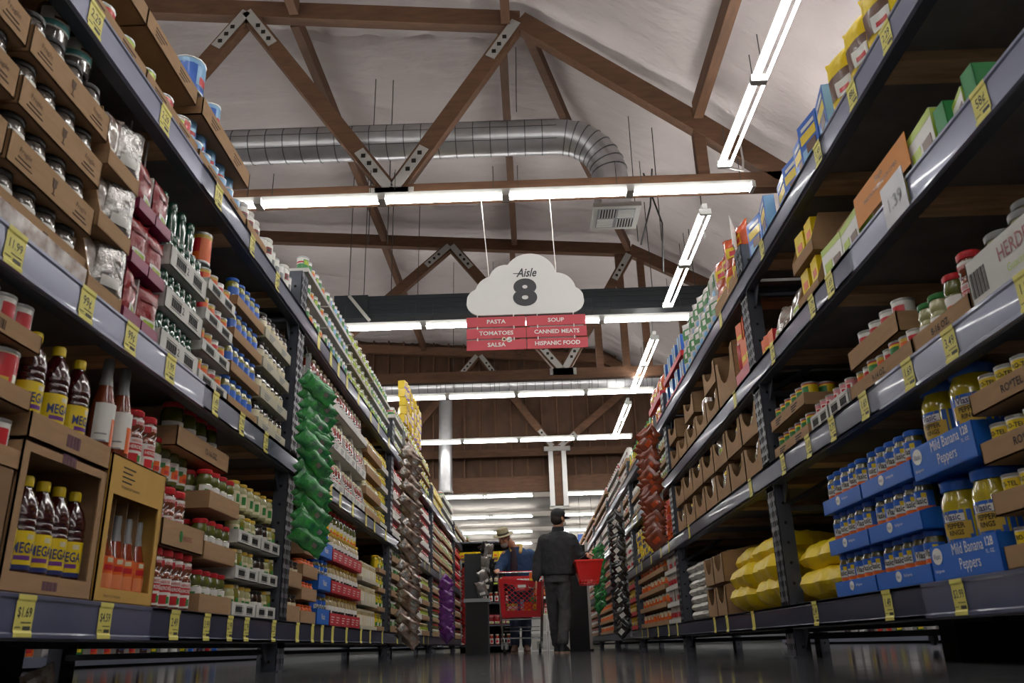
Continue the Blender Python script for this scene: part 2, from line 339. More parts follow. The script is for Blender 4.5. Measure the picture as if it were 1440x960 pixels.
MB().tube([(1.6,9.5,4.9),(1.75,9.4,5.4),(1.8,9.3,5.9)],.012,'cable',5).build('lamp_cord',label='dark cord hanging closest to the air diffuser',cat='cord')
MB().tube([(1.85,9.5,4.5),(1.9,9.5,5.2),(1.7,9.4,5.9)],.012,'cable',5).build('lamp_cord',label='dark bent cord right of the one closest to the air diffuser',cat='cord')

# ------------------------------------------------------------ fluorescent fixtures
def fixture_meshes(L, along):
    hb=MB(); tb=MB()
    if along=='x':
        hb.box(-L/2,L/2,-.022,.022,.04,.10,'lamp_white')
        for sx in (-1,1): hb.box(sx*(L/2-.02)-.02,sx*(L/2-.02)+.02,-.075,.075,-.02,.06,'lamp_white')
        tu=[MB().tube([(-L/2+.04,y,0),(L/2-.04,y,0)],.013,'tube',8) for y in (-.036,.036)]
    else:
        hb.box(-.028,.028,-L/2,L/2,.055,.12,'lamp_white')
        for sx in (-1,1): hb.box(-.07,.07,sx*(L/2-.02)-.02,sx*(L/2-.02)+.02,-.02,.05,'lamp_white')
        tu=[MB().tube([(x,-L/2+.04,0),(x,L/2-.04,0)],.015,'tube',8) for x in (-.058,.058)]
    e=.4*L; hw=[]
    for s_ in (-e,e):
        p=(s_,0,.09) if along=='x' else (0,s_,.09); hw.append(MB().tube([p,(p[0],p[1],.4)],.005,'cable',4).mesh('hanger_wire',False))
    return hb.mesh('lamp_housing',False),[q.mesh('lamp_tube') for q in tu],hw
FX=fixture_meshes(1.37,'x'); FY=fixture_meshes(1.4,'y')
def fixture(F,loc,label,group=None,wires=True):
    t=empty('strip_light',loc,label,'lamp',group=group)
    obj('lamp_housing',F[0],t)
    for q in F[1]: obj('lamp_tube',q,t)
    for q in (F[2] if wires else ()): obj('hanger_wire',q,t)
rows=[(-3.7,None),(.2,None),(4.1,None),(7.93,'nearest'),(11.74,'second'),(15.6,'third'),(19.4,'fourth')]
for Y,nm in rows:
    for k in range(-10,9):
        x=-.79+1.37*k+.0
        x=.58+1.37*k
        if Y>4.05 and x>2.2 and x<4: continue
        vis = nm and -5<x<2.2
        side='left' if x<0 else 'right'
        lab = f'twin tube strip light in the {nm} cross row, {nth(k+4)} from its left end' if vis and k+4>=0 else 'twin tube strip light in a cross row outside the aisle'
        fixture(FX,(x,Y,4.75),lab,None if vis and k+4>=0 else 'strip lights over the other aisles')
i=0
for y0,y1 in ((1.9,7.47),(8.42,11.27),(12.56,15.35),(16.4,19.2)):
    n=round((y1-y0)/1.4)
    for k in range(n):
        fixture(FY,(2.2,y0+(k+.5)*(y1-y0)/n,4.75),f'twin tube strip light in the lengthwise right line, {nth(i)} from the camera'); i+=1
i=0
for Y in (21.9,25.6,29.2,32.7,36.2,39.6):
    for x in (-7.4,-6,-3.1,-1.7,-.45,1.75,3.2,6,7.4):
        vis=-2.2<x<2.5
        fixture(FX,(x,Y,3.85),f'small strip light under the far low ceiling, {nth(i)} of those, row by row' if vis else 'strip light under the far low ceiling beyond the shelves',None if vis else 'strip lights over the far hall',wires=False)
        i+=vis
# ------------------------------------------------------------ racks
F=1.35; DEP=1.15
LV={-1:[.26,1.18,2.09], 1:[.255,.995,1.57,2.15]}
LZN={-1:['lowest','middle','top'],1:['lowest','second','third','top']}
SN={-1:'left',1:'right'}
def post_mb(s,top):
    mb=MB(); w=.07
    # open channel seen from the aisle: perforated face and a web on each side
    mb.box(-.004,0,-w/2,w/2,0,top,'rack_paint') if s<0 else mb.box(0,.004,-w/2,w/2,0,top,'rack_paint')
    a,b_=(-.08,0) if s<0 else (0,.08)
    for y in (-w/2,w/2-.004): mb.box(a,b_,y,y+.004,0,top,'rack_paint')
    x=.001 if s<0 else -.001
    k=0; z=.05
    while z<top-.05:
        for y in (-.018,.018):
            mb.prism([(y-.006,z+.016),(y-.003,z-.012),(y+.003,z-.012),(y+.006,z+.016)],-.0008,.0008,'hole_black',Matrix.Translation((x,0,0))@Matrix.Rotation(PI/2,4,'Z'))
        if k%2==0: mb.lathe([(.009,-.0008),(.009,.0008)],'hole_black',6,M=Matrix.Translation(((a+b_)/2,-w/2-.001,z))@Matrix.Rotation(PI/2,4,'X'))
        z+=.052; k+=1
    return mb
POST={s:post_mb(s,2.34).mesh('upright',False) for s in (-1,1)}
def beam_prof(mb,s,y0,y1,zt,hh,m,x0=0,lip=.0):
    pr=[(0,0),(.010,.003),(.010,.012),(.004,.017),(.006,hh*.5),(.004,hh-.017),(.009,hh-.012),(.009,hh-.003),(0,hh)]
    n=len(pr); vs=[]
    for y in (y0,y1): vs+=[(-s*(x0+a),y,zt-hh+z) for a,z in pr]
    fs=[(i,i+1,n+i+1,n+i) if s>0 else (n+i,n+i+1,i+1,i) for i in range(n-1)]+[tuple(range(n)),tuple(reversed(range(n,2*n)))]
    mb.add(vs,fs,m)
def rack(s,Y0,Y1,name,tags={},splits={}):
    t=empty('pallet_rack',(s*F,Y0,0),name,'shelving rack')
    L=Y1-Y0; D=DEP*s
    for y in (.036,L-.036):
        obj('upright',POST[s],t,(0,y,0))
        MB().box(min(0,D),max(0,D),-.0,.0,0,0,'rack_paint')
        obj('upright',POST[s],t,(D,y,0))
        mb=MB()
        for z in (.1,.75,1.4,2.05): mb.beam((0,0,z),(D,0,z),.03,.03,'rack_paint'); mb.beam((0,0,z),(D,0,min(2.3,z+.6)),.025,.025,'rack_paint') if z<2 else 0
        mb.build('brace',t,(s*.03,y,0),smooth=False)
        MB().box(-.075 if s<0 else -.02,.02 if s<0 else .075,-.05,.05,0,.006,'rack_paint').build('foot_plate',t,(0,y,0),smooth=False)
    for i,zt in enumerate(LV[s]):
        hh=.115
        sp=[.075]+[q-Y0 for q in splits.get(i,[])]+[L-.075]
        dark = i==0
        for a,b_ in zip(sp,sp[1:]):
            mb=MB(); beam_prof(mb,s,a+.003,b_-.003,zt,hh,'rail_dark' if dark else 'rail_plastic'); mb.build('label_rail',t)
        MB().box(min(0,s*.05),max(0,s*.05),.072,L-.072,zt-hh-.004,zt-.002,'rack_paint').build('beam',t,smooth=False)
        MB().box(min(D,D-s*.05),max(D,D-s*.05),.072,L-.072,zt-hh,zt-.002,'rack_paint').build('beam',t,smooth=False)
        mb=MB().box(min(s*.05,D-s*.05),max(s*.05,D-s*.05),.02,L-.02,zt-.022,zt-.004,'deck_dark'); mb.build('shelf_deck',t,smooth=False)
        if i>0:
            n=5 if s<0 else 4
            for k in range(n):
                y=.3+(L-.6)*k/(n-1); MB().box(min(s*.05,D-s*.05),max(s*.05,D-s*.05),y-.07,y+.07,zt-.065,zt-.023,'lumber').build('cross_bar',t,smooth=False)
        for y in (.075,L-.075):   # bolted end connectors
            sg=1 if y<1 else -1
            MB().prism([(0,0),(sg*.09,0),(sg*.09,-.02),(sg*.02,-.10),(0,-.10)],0,.005,'rack_paint',Matrix.Translation((s*.05,y,zt-hh))@Matrix.Rotation(PI/2,4,'Z')).build('end_connector',t,smooth=False)
            MB().box(s*.004-.004,s*.004+.004,y-sg*.07,y,zt-hh-.03,zt+.02,'rack_paint').build('end_connector',t,smooth=False)
        for (Y,txt) in tags.get(i,[]):
            if not Y0<Y<Y1: continue
            near=abs(Y)<3.4
            mb=MB(); w=.085 if s<0 else .08; w= w if near else .07; e=.0082
            R=Matrix.Rotation(-s*PI/2,4,'Z')
            M=Matrix.Translation((-s*e,0,0))@R
            def strip(za,zb,ea,eb):
                vs=[R@Vector((x,0,0)) for x in (-w/2,w/2)]
                mb.add([(-s*ea,vs[0].y,za),(-s*ea,vs[1].y,za),(-s*eb,vs[1].y,zb),(-s*eb,vs[0].y,zb)],[(0,1,2,3)],'tag_yellow')
            z0=zt-hh
            zz=[(.004,.0102),(.015,.0102),(.021,.0066),(.0575,.0070),(.094,.0066),(.1,.0092),(.112,.0092)]
            for (za,ea),(zb,eb) in zip(zz,zz[1:]): strip(z0+za,z0+zb,ea+.001,eb+.001)
            if txt:
                mb.text(txt,.042 if len(txt)<5 else .036,'tag_ink',z=z0+.066,bold=.012,M=M,sx=.82)
                mb.box(-.012,.034,-.0005,.0,z0+.04,z0+.0425,'tag_ink',M); mb.box(.0,.034,-.0005,.0,z0+.022,z0+.032,'tag_ink',M); mb.box(-.036,-.012,-.0005,0,z0+.028,z0+.030,'tag_ink',M)
                mb.box(-.02,.02,-.0005,0,z0+.096,z0+.098,'tag_ink',M)
            mb.build('price_tag',t,(0,Y-Y0,0),label=f'yellow price tag reading {txt}' if txt else None,smooth=False)
    return t
TL={0:[(2.27,'$1.69'),(2.71,'$4.59'),(3.25,'2.49'),(3.58,'3.99'),(3.86,'2.99'),(4.09,'2.79'),(4.53,'2.29')],
    1:[(1.94,'11.99'),(2.32,'99¢'),(2.62,'99¢'),(2.95,'1.99'),(3.43,'1.49'),(3.78,'2.99'),(4.16,'2.99')],
    2:[(2.10,'2.29'),(2.64,'2.29'),(3.22,'1.99'),(3.70,'1.79'),(4.14,'2.49')]}
TR={0:[(2.70,'$3.99'),(3.24,'1.49'),(4.07,'2.49'),(5.21,''),(5.9,''),(6.3,'')],
    1:[(2.01,'1.99'),(2.43,'3.49'),(2.73,'1.69'),(3.13,'1.69'),(3.49,'2.79'),(3.82,'1.69'),(4.23,'1.99'),(4.9,''),(6.9,'')],
    2:[(1.99,'58¢'),(2.51,'$1.69'),(3.25,'1.69'),(3.49,'1.79'),(4.14,'1.99'),(5.0,'')],
    3:[(2.39,'2.29'),(2.72,'88¢'),(3.13,'1.49'),(4.06,'1.99'),(5.1,'')]}
for i in range(3):
    for y in (5.0,5.35,5.6,5.9,6.35,6.9,7.3,7.9,8.8,9.3,9.8,10.4,11.0,11.5): TL[i].append((y+.05*i,''))
    for y in (7.9,8.4,9.1,9.9,10.4): TR[i].append((y+.07*i,''))
JL=[.95,4.71,8.3,12.0,15.7,19.4,23.1]; JR=[1.45,4.55,7.65,10.75,13.85,16.95,20.05,23.15]
for i,(a,b_) in enumerate(zip(JL,JL[1:])): rack(-1,a,b_,f'grey perforated steel shelving rack on the left, {nth(i)} from the camera',TL,{0:[3.05,6.52],1:[3.3,6.6],2:[3.02,5.81]})
for i,(a,b_) in enumerate(zip(JR,JR[1:])): rack(1,a,b_,f'grey perforated steel shelving rack on the right, {nth(i)} from the camera',TR,{0:[2.95,7.7],1:[3.0,6.2],2:[3.0,6.1],3:[3.05,6.0]})
# boards closing the backs of the racks
for s in (-1,1):
    for i,(a,b_) in enumerate(zip((JL if s<0 else JR),(JL if s<0 else JR)[1:])):
        x=s*(F+DEP+.05); MB().box(min(x,x+s*.02),max(x,x+s*.02),a+.02,b_-.02,.2,2.3,'deck_dark').build('back_board',smooth=False,label=f'dark board closing the back of the {SN[s]} rack, {nth(i)} from the camera',cat='back board')

# ------------------------------------------------------------ goods: one master per kind
class Kind:
    def __init__(k,name,cat,root,parts=(),r=.04,h=.15,desc=''):
        k.name=name;k.cat=cat;k.root=root.mesh(name);k.parts=[(p[0],p[1].mesh(p[0]),p[2] if len(p)>2 else None) for p in parts];k.r=r;k.dp=r;k.h=h;k.desc=desc; k.one=None
    def merged(k):      # the same shape as one mesh, for copies too small to show parts
        if not k.one:
            bm=bmesh.new(); mats=[]
            me=bpy.data.meshes.new(k.name)
            for src in [k.root]+[p[1] for p in k.parts]:
                off={}
                for i,m in enumerate(src.materials):
                    if m not in mats: mats.append(m)
                    off[i]=mats.index(m)
                n0=len(bm.faces); bm.from_mesh(src); bm.faces.ensure_lookup_table()
                for f in bm.faces[n0:]: f.material_index=off.get(f.material_index,0)
            bm.to_mesh(me); bm.free()
            for m in mats: me.materials.append(m)
            k.one=me
        return k.one
def put(k,x,y,z,rz,label,group=None,parts=True,tilt=None,sc=None):
    o=obj(k.name,k.root if parts else k.merged(),None,(x,y,z),rz,label,k.cat,group)
    if tilt: o.rotation_euler=(tilt[0],tilt[1],rz+ (tilt[2] if len(tilt)>2 else 0))
    if sc: o.scale=sc if isinstance(sc,(tuple,list)) else (sc,sc,sc)
    if parts:
        for n,me,lb in k.parts: obj(n,me,o,label=lb)
    return o
USED={}; FAR=[]; LIMIT=285
def lab(s):
    USED[s]=USED.get(s,0)+1; return s
def rotz(s): return PI/2 if s<0 else -PI/2
def row(k,s,Y0,Y1,z,where,desc=None,v0=.0,pitch=None,far=False,parts=True,skip=0,jit=.004,mix=None,sc=1,yaw=.35):
    """a row of goods along the shelf front, counted from the camera"""
    d=2*k.r*sc; p=pitch or d*1.03; n=max(1,int((Y1-Y0)/p+.15))
    out=[]
    for i in range(n):
        if skip and random.random()<skip: continue
        kk=mix[i%len(mix)] if mix else k
        y=Y0+p*(i+.5) if pitch else Y0+(Y1-Y0)*(i+.5)/n
        x=s*(1.372+v0+k.dp*sc+random.uniform(0,jit))
        ds=desc if (desc and not mix) else kk.desc
        if far: FAR.append((y,kk,x,z,rotz(s)+random.uniform(-yaw,yaw),f'{ds} {where}',sc)); continue
        elif n==1: L_=f'{ds}, {where}'; g=None
        else: L_=f'{ds}, {nth(i)} from the camera, {where}'; g=f'{ds} {where}'
        turn=s*(.5 if kk.dp==kk.r else .3 if kk.cat in('bag',) else 0)*(1 if y<5 else .6)
        out.append(put(kk,x,y,z,rotz(s)+turn+random.uniform(-yaw,yaw)*.8,lab(L_),g if n>1 else None,parts and not far,sc=None if sc==1 else sc))
    return out
def stickers(mb,w,hh,z,style,m2):
    """prints on a tray front (faces -Y at y=0)"""
    e=-.0012
    def bars(cx,cz,bw,bh,m):
        x=cx-bw/2; i=0
        while x<cx+bw/2: ww=(.0025,.0045,.0015,.0035)[i%4]; mb.box(x,x+ww,e,0,cz-bh/2,cz+bh/2,m); x+=ww+(.003,.0022,.004)[i%3]; i+=1
    if style=='barcode':
        bars(0,z,.075,hh*.5,m2)
    elif style=='boxcode':
        for fx in (-.22,.24):
            bars(fx*w,z,min(.09,w*.3),hh*.42,'print_black')
            cx=fx*w; bw=min(.1,w*.33); 
            for zz in (z-hh*.28,z+hh*.28): mb.box(cx-bw/2,cx+bw/2,e,0,zz-.001,zz+.001,'print_black')
        mb.text('12',hh*.5,'print_black',-.02*w-.02,z,e,bold=.01)
    elif style=='fragile':
        for cx in (-w*.33,w*.33):
            mb.text('Fragile',hh*.24,'print_brown',cx,z+hh*.14,e); mb.box(cx-.03,cx+.03,e,0,z-hh*.12,z-hh*.08,'print_brown'); mb.box(cx-.04,cx+.04,e,0,z-hh*.26,z-hh*.22,'print_brown')
        mb.prism([(-.012,z+.025),(.012,z+.025),(.009,z),(.002,z-.006),(.002,z-.022),(.01,z-.026),(-.01,z-.026),(-.002,z-.022),(-.002,z-.006),(-.009,z)],e,0,'print_brown')
    elif style=='oz': mb.text('12-16 OZ.',hh*.42,'print_black',w*.12,z,e,bold=.01)
    elif style=='lines':
        for cx in (-w*.25,w*.22):
            for k in range(3): mb.box(cx-.05,cx+.05-.02*k,e,0,z+hh*(.2-.2*k)-.003,z+hh*(.2-.2*k)+.003,m2)
    elif style and style.startswith('t:'): mb.text(style[2:],hh*.5,m2,0,z,e,bold=.015)
TRAYS={}
def tray_mesh(w,hh,dep,m,style,m2,sides,hole=None):
    k=(round(w,3),hh,dep,m,style,m2,sides,hole)
    if k in TRAYS: return TRAYS[k]
    mb=MB(); t=.005; sh=sides or hh
    mb.box(-w/2,w/2,0,dep,0,t,m)
    if hole:      # carton with a window: frame around the opening
        fw,z0,z1=hole
        mb.box(-w/2,-w/2+fw,0,t,0,hh,m); mb.box(w/2-fw,w/2,0,t,0,hh,m); mb.box(-w/2+fw,w/2-fw,0,t,0,z0,m); mb.box(-w/2+fw,w/2-fw,0,t,z1,hh,m)
        mb.box(-w/2,w/2,0,dep,hh-t,hh,m)
    else: mb.box(-w/2,w/2,0,t,0,hh,m)
    for x in (-w/2,w/2-t): mb.prism([(0,0),(dep,0),(dep,sh),(.05 if sides else 0,sh),(0,hh)],x,x+t,m,Matrix(((0,1,0,0),(1,0,0,0),(0,0,1,0),(0,0,0,1))))
    mb.box(-w/2,w/2,dep-t,dep,0,sh,m)
    if style and not hole: stickers(mb,w,hh,hh/2,style,m2)
    TRAYS[k]=mb.mesh('carton_tray',False); return TRAYS[k]
def tray(s,Y0,Y1,z,hh,m,label,style=None,m2='print_black',dep=.3,sides=None,v0=0,hole=None,name='carton_tray',group=None):
    w=Y1-Y0-.004
    return obj(name,tray_mesh(w,hh,dep,m,style,m2,sides,hole),None,(s*(1.366+v0),(Y0+Y1)/2,z),rotz(s),lab(label),'tray' if name=='carton_tray' else 'carton',group)
def stack(k,s,Y0,Y1,z0,n,pitch,hh,m,desc,where,cn,style=None,m2='print_black',far=False,mix=None,sides=None,top=True,parts=True,nx=1,deep=1,tdesc='tray',sc=1,gap=None,dep=.3):
    """tiers of low trays holding one kind of goods"""
    TN=['bottom','second','third','fourth','fifth','sixth','seventh']
    for i in range(n):
        z=z0+i*pitch
        for j in range(nx):
            a=Y0+(Y1-Y0)*j/nx; b_=Y0+(Y1-Y0)*(j+1)/nx
            lb=f'{cn} {tdesc} of {desc}s, {TN[i]} tier'+(f', {nth(j)} from the camera' if nx>1 else '')+f', {where}'
            if far: lb=f'{cn} {tdesc} of {desc}s {where}'
            tray(s,a,b_,z,hh,m,lb,style,m2,sides=sides,dep=dep,group=lb if far else None)
        for q in range(deep):
            row(k,s,Y0+.012,Y1-.012,z+.005,f'{TN[i]} tier'+(' back row' if q else '')+f', {where}' if not far else where,desc,v0=.008+q*2.05*k.r*sc,far=far,mix=mix,parts=parts,sc=sc,pitch=gap)

def lab_cyl(r,z0,z1,m,w=None,txt=(),bands=(),extra=()):
    """a printed label part: patch + bands + words"""
    w=w or 2.6*r; mb=MB().wrap(-w/2,w/2,z0,z1,r,m,8)
    for a,b_,mm in bands: mb.wrap(-w/2,w/2,a,b_,r+.0004,mm,8)
    for x0,x1,a,b_,mm in extra: mb.wrap(x0,x1,a,b_,r+.0007,mm,4)
    for t in txt: mb.text(t[0],t[1],t[2],z=t[3],x=t[4] if len(t)>4 else 0,r=r+.0012,bold=.02,sx=t[5] if len(t)>5 else .9)
    return mb
def cap(r,z0,hh,m,n=14): return MB().lathe([(r,z0),(r*1.03,z0+hh*.1),(r*1.03,z0+hh*.8),(r*.9,z0+hh),(0.0001,z0+hh)],m,n)
def jar(name,cat,desc,r,hh,gm,lid,lm,txt=(),bands=(),extra=(),waist=None,z0=.15,z1=.68,liddesc=None,n=14):
    p=[(r*.85,0),(r,.006),(r,hh*.14)]
    if waist:
        p+=[(r,hh*.38),(r*waist,hh*.43),(r*.99,hh*.5),(r*.99,hh*.56),(r*waist,hh*.62),(r*.97,hh*.68),(r*.93,hh*.8),(r*.8,hh*.87)]
    else: p+=[(r,hh*.72),(r*.96,hh*.79),(r*.82,hh*.86)]
    p+=[(r*.82,hh*.93)]
    body=MB().lathe(p,gm,n)
    return Kind(name,cat,body,[('lid',cap(r*.88,hh*.88,hh*.12,lid,n)),('label',lab_cyl(r+.0006,hh*z0,hh*z1,lm,None,txt,bands,extra))],r,hh,desc)
def can(name,desc,r,hh,m,bands=(),txt=(),extra=(),cat='can'):
    body=MB().lathe([(r*.97,0),(r,.003),(r,.007),(r*.97,.009)],'can_steel').lathe([(r*.97,.008),(r*.97,hh-.008)],m).lathe([(r*.97,hh-.009),(r,hh-.006),(r,hh-.001),(r*.95,hh),(r*.93,hh-.004),(.0001,hh-.004)],'can_steel')
    lb=MB().wrap(-1.5*r,1.5*r,.008,hh-.008,r*.975,m,8)
    for a,b_,mm in bands: body.lathe([(r*.976,a*hh),(r*.976,b_*hh)],mm); 
    lb=lab_cyl(r*.982,hh*.2,hh*.8,bands[0][2] if bands else m,1.2*r,txt,(),extra)
    return Kind(name,cat,body,[('label',lb)],r,hh,desc)
def pouch(name,desc,w,hh,m,dep=.04,panel=None,txt=(),cat='bag',lump=.15,seed=1,patch=None):
    rnd=random.Random(seed); mb=MB(); NX,NZ=9,11
    ph=[rnd.uniform(0,6) for _ in range(6)]
    def P(i,j,sd):
        u=i/NX*2-1; v=j/NZ*2-1
        b_=max(0,(1-abs(u)**2.6))**.6*max(0,(1-abs(v)**4))**.7
        bulge=dep*b_*(1+lump*math.sin(5*u+ph[0])*math.sin(4*v+ph[1]))+.004*math.sin(9*u+3*v+ph[2])*(1-b_)
        wx=w/2*(1-.07*(1-abs(v)**3)*abs(u)); 
        return (u*wx*(1+.02*math.sin(7*v+ph[3])), (sd*bulge*.5)+.004*math.sin(6*u+ph[4])*abs(v)**6, hh*(j/NZ)+.004*math.sin(8*u+ph[5]) *abs(v)**6)
    for sd in (-1,1):
        vs=[P(i,j,sd) for j in range(NZ+1) for i in range(NX+1)]; fs=[]
        for j in range(NZ):
            for i in range(NX):
                a=j*(NX+1)+i; f=(a,a+1,a+NX+2,a+NX+1); fs.append(f if sd<0 else f[::-1])
        mb.add(vs,fs,m)
    parts=[]
    if panel:
        for pi,(u0,u1,v0,v1,pm) in enumerate(panel):
            lb=MB(); vs=[];fs=[];n=6
            for j in range(n+1):
                for i in range(n+1):
                    u=u0+(u1-u0)*i/n; v=v0+(v1-v0)*j/n
                    q=P((u+1)/2*NX,(v+1)/2*NZ,-1); vs.append((q[0],q[1]-.0025-.001*pi,q[2]))
            for j in range(n):
                for i in range(n): a=j*(n+1)+i; fs.append((a,a+1,a+n+2,a+n+1))
            lb.add(vs,fs,pm)
            if pi==len(panel)-1:
                for t in txt: lb.text(t[0],t[1],t[2],z=t[3],y=-dep*.5-.007,bold=.02,sx=.85)
            parts.append(('label',lb))
    k=Kind(name,cat,mb,parts,w/2,hh,desc); k.dp=dep/2+.008; return k
def boxk(name,desc,w,hh,dep,m,panels=(),txt=(),cat='box',side=None):
    mb=MB().box(-w/2,w/2,-dep/2,dep/2,0,hh,m)
    if side: mb.box(-w/2-.0005,w/2+.0005,-dep/2+.002,dep/2-.002,.002,hh-.002,side)
    lb=MB()
    for i,(x0,x1,z0,z1,pm) in enumerate(panels): lb.box(x0*w/2,x1*w/2,-dep/2-.0008-.0006*i,-dep/2,z0*hh,z1*hh,pm)
    for t in txt: lb.text(t[0],t[1],t[2],x=t[4] if len(t)>4 else 0,z=t[3],y=-dep/2-.004,bold=.02,sx=.85)
    k=Kind(name,cat,mb,[('label',lb)] if panels else [],w/2,hh,desc); k.dp=dep/2+.003; return k
# ------------------------------------------------------------ masters
def rib_profile(R,hh,n):
    p=[(R*.9,0),(R,.008)]; z=.012
    while z<hh*.62: p+=[(R,z),(R,z+.014),(R*.95,z+.018)]; z+=.021
    p+=[(R,hh*.64),(R*.98,hh*.70),(R*.8,hh*.79),(R*.45,hh*.87),(R*.36,hh*.9),(R*.36,hh*.93)]
    return p
K={}
def reg(i,k): K[i]=k; return k
R=.044;H=.325
reg('mega',Kind('hot_sauce_bottle','bottle',MB().lathe(rib_profile(R,H,1),'g_mega',18),[('cap',cap(.019,H*.9,.03,'p_yellow'),'yellow screw cap'),
  ('label',lab_cyl(R+.001,.06,.165,'p_yellow',.125,[('MEGA',.04,'p_navy',.117,-.004,.66)],[(.06,.073,'p_navy')],[(.0,.022,.142,.156,'p_cream'),(.046,.058,.08,.14,'p_white'),(-.03,.02,.086,.098,'p_purple')]),'yellow label lettered in blue')],R,H,'dark red sauce bottle with yellow cap'))
R=.036;H=.29
def flask(i,desc,gm,neck,lm,extra,txt=()):
    reg(i,Kind('sauce_bottle','bottle',MB().lathe([(R*.9,0),(R,.006),(R*1.02,H*.35),(R*.93,H*.5),(R*.6,H*.68),(R*.4,H*.8),(R*.4,H*.9)],gm,16),[('neck_wrap',MB().lathe([(R*.58,H*.7),(R*.44,H*.8),(R*.44,H*.96),(R*.38,H),(.0001,H)],neck,14)),('label',lab_cyl(R*1.03,.03,H*.5,lm,.085,txt,(),extra))],R,H,desc))
flask('chili','orange sauce bottle with wrapped neck','g_orange','p_grey','p_orange',[(-.026,.026,.045,.09,'p_salmon'),(-.02,.02,.1,.118,'p_red'),(-.012,.012,.125,.14,'p_cream')])
flask('clearsauce','clear sauce bottle with white label','g_salsa','p_grey','p_white',[(.012,.04,.02,.1,'p_orange'),(-.035,.0,.03,.034,'print_grey'),(-.035,.0,.05,.054,'print_grey')])
reg('salsa',jar('salsa_jar','jar','red-lidded red salsa jar',.038,.195,'g_salsa','p_red','p_white',[('HERDEZ',.012,'p_red',.086),('HERDEZ',.016,'p_white',.066)],(),[(-.03,.03,.054,.078,'p_red'),(-.025,.01,.016,.045,'p_red'),(.006,.022,.018,.04,'p_green')],waist=.8,z0=.05,z1=.5))
K['salsa'].parts.append(('neck_sleeve',lab_cyl(.0362,.132,.163,'p_white',.13,[('HERDEZ',.014,'p_red',.147,.01)],(),[(-.035,-.012,.136,.158,'p_red')]).mesh('neck_sleeve'),None))
nb=MB()
for q in range(9):
    a=q*.028-.11; nb.wrap(a,a+.004,.1,.104,.0395,'p_white',2); nb.tube([(.036*math.sin(a/.036),-.036*math.cos(a/.036),.1),(.0345*math.sin((a+.014)/.036),-.0345*math.cos((a+.014)/.036),.116),(.0375*math.sin((a+.028)/.036),-.0375*math.cos((a+.028)/.036),.13)],.0016,'p_white',4)
K['salsa'].parts.append(('net_print',nb.mesh('net_print'),None))
reg('gsalsa',jar('salsa_jar','jar','red-lidded green salsa jar',.037,.17,'g_green','p_red','p_white',(),(),[(-.02,.025,.03,.07,'p_orange'),(-.005,.03,.035,.05,'p_red'),(-.025,-.005,.06,.08,'p_green')],waist=.84,z0=.12,z1=.58))
reg('gsalsa_big',jar('salsa_jar','jar','large red-lidded green pepper jar',.048,.19,'g_green','p_red','p_white',(),(),[(-.03,.03,.03,.055,'p_orange'),(-.02,.03,.05,.075,'p_yellow')],z0=.1,z1=.55))
reg('pale',jar('pickled_vegetable_jar','jar','pale green pickled jar',.036,.135,'g_pale','p_gold','p_cream',(),(),[(-.012,.014,.03,.07,'p_green')],z0=.12,z1=.62))
reg('olive',jar('olive_jar','jar','dark olive jar',.033,.13,'g_dark','p_black','p_white',(),[(.03,.04,'p_dark_red')],[(-.02,.02,.045,.06,'p_grey')],z0=.15,z1=.58))
reg('spear',jar('pickle_jar','jar','green pickle spear jar',.034,.14,'g_olive','p_cream','p_cream',(),(),[(-.01,.012,.03,.08,'p_green')],z0=.1,z1=.3))
reg('mason',jar('fruit_preserve_jar','jar','black-lidded preserve jar',.051,.172,'g_mason','lid_black','p_white',(),[(.05,.07,'p_teal')],[(-.025,.02,.075,.085,'p_brown')],z0=.25,z1=.68))
reg('greencap',Kind('bottled_seasoning','bottle',MB().lathe([(.023,0),(.028,.005),(.028,.1),(.022,.125),(.019,.135)],'g_bottle_green',12),[('cap',MB().lathe([(.022,.125),(.0235,.128),(.0235,.158),(.021,.162),(.0001,.162)],'g_bottle_green',12))],.027,.142,'small bottle with dark green cap'))
reg('redcan',can('food_can','red and orange can',.034,.11,'p_red',[(0.08,.35,'p_orange'),(.8,.92,'p_gold')],(),[(-.018,.018,.03,.06,'p_orange')]))
reg('orangecan',can('food_can','orange can',.034,.11,'p_orange',[(.1,.3,'p_red'),(.8,.92,'p_white')],(),[(-.018,.018,.05,.07,'p_green')]))
reg('whiteredcan',can('food_can','white can with red lettering',.034,.11,'p_white',[(.1,.3,'p_red')],(),[(-.018,.018,.06,.075,'p_red')]))
reg('goldcan',can('food_can','gold and red can',.05,.13,'p_cream',[(.55,.9,'p_red'),(.06,.16,'p_gold')],(),[(-.02,.02,.03,.06,'p_gold')]))
reg('greencan',can('food_can','cream and green can',.048,.13,'p_cream',[(.06,.22,'p_gold'),(.78,.94,'p_lime')],(),[(-.02,.025,.035,.09,'p_green')]))
reg('bluecan',can('food_can','blue tin with red print',.044,.13,'p_blue',[(.8,.94,'p_sky'),(.05,.12,'p_yellow')],(),[(-.02,.022,.04,.06,'p_red')]))
reg('bluetin',can('cookie_tin','large blue tin with red print',.075,.17,'p_blue',[(.82,.95,'p_sky')],(),[(-.03,.03,.04,.08,'p_red')]))
reg('tallcan',can('food_can','tall white can',.034,.15,'p_white',(),(),[(-.018,.018,.06,.1,'print_grey')]))
reg('whitejug',jar('seasoning_jar','jar','white canister with dark oval print',.042,.19,'p_white','p_white','p_white',(),(),[(-.02,.02,.09,.13,'p_dark_red'),(-.01,.012,.1,.12,'p_black')],z0=.1,z1=.8))
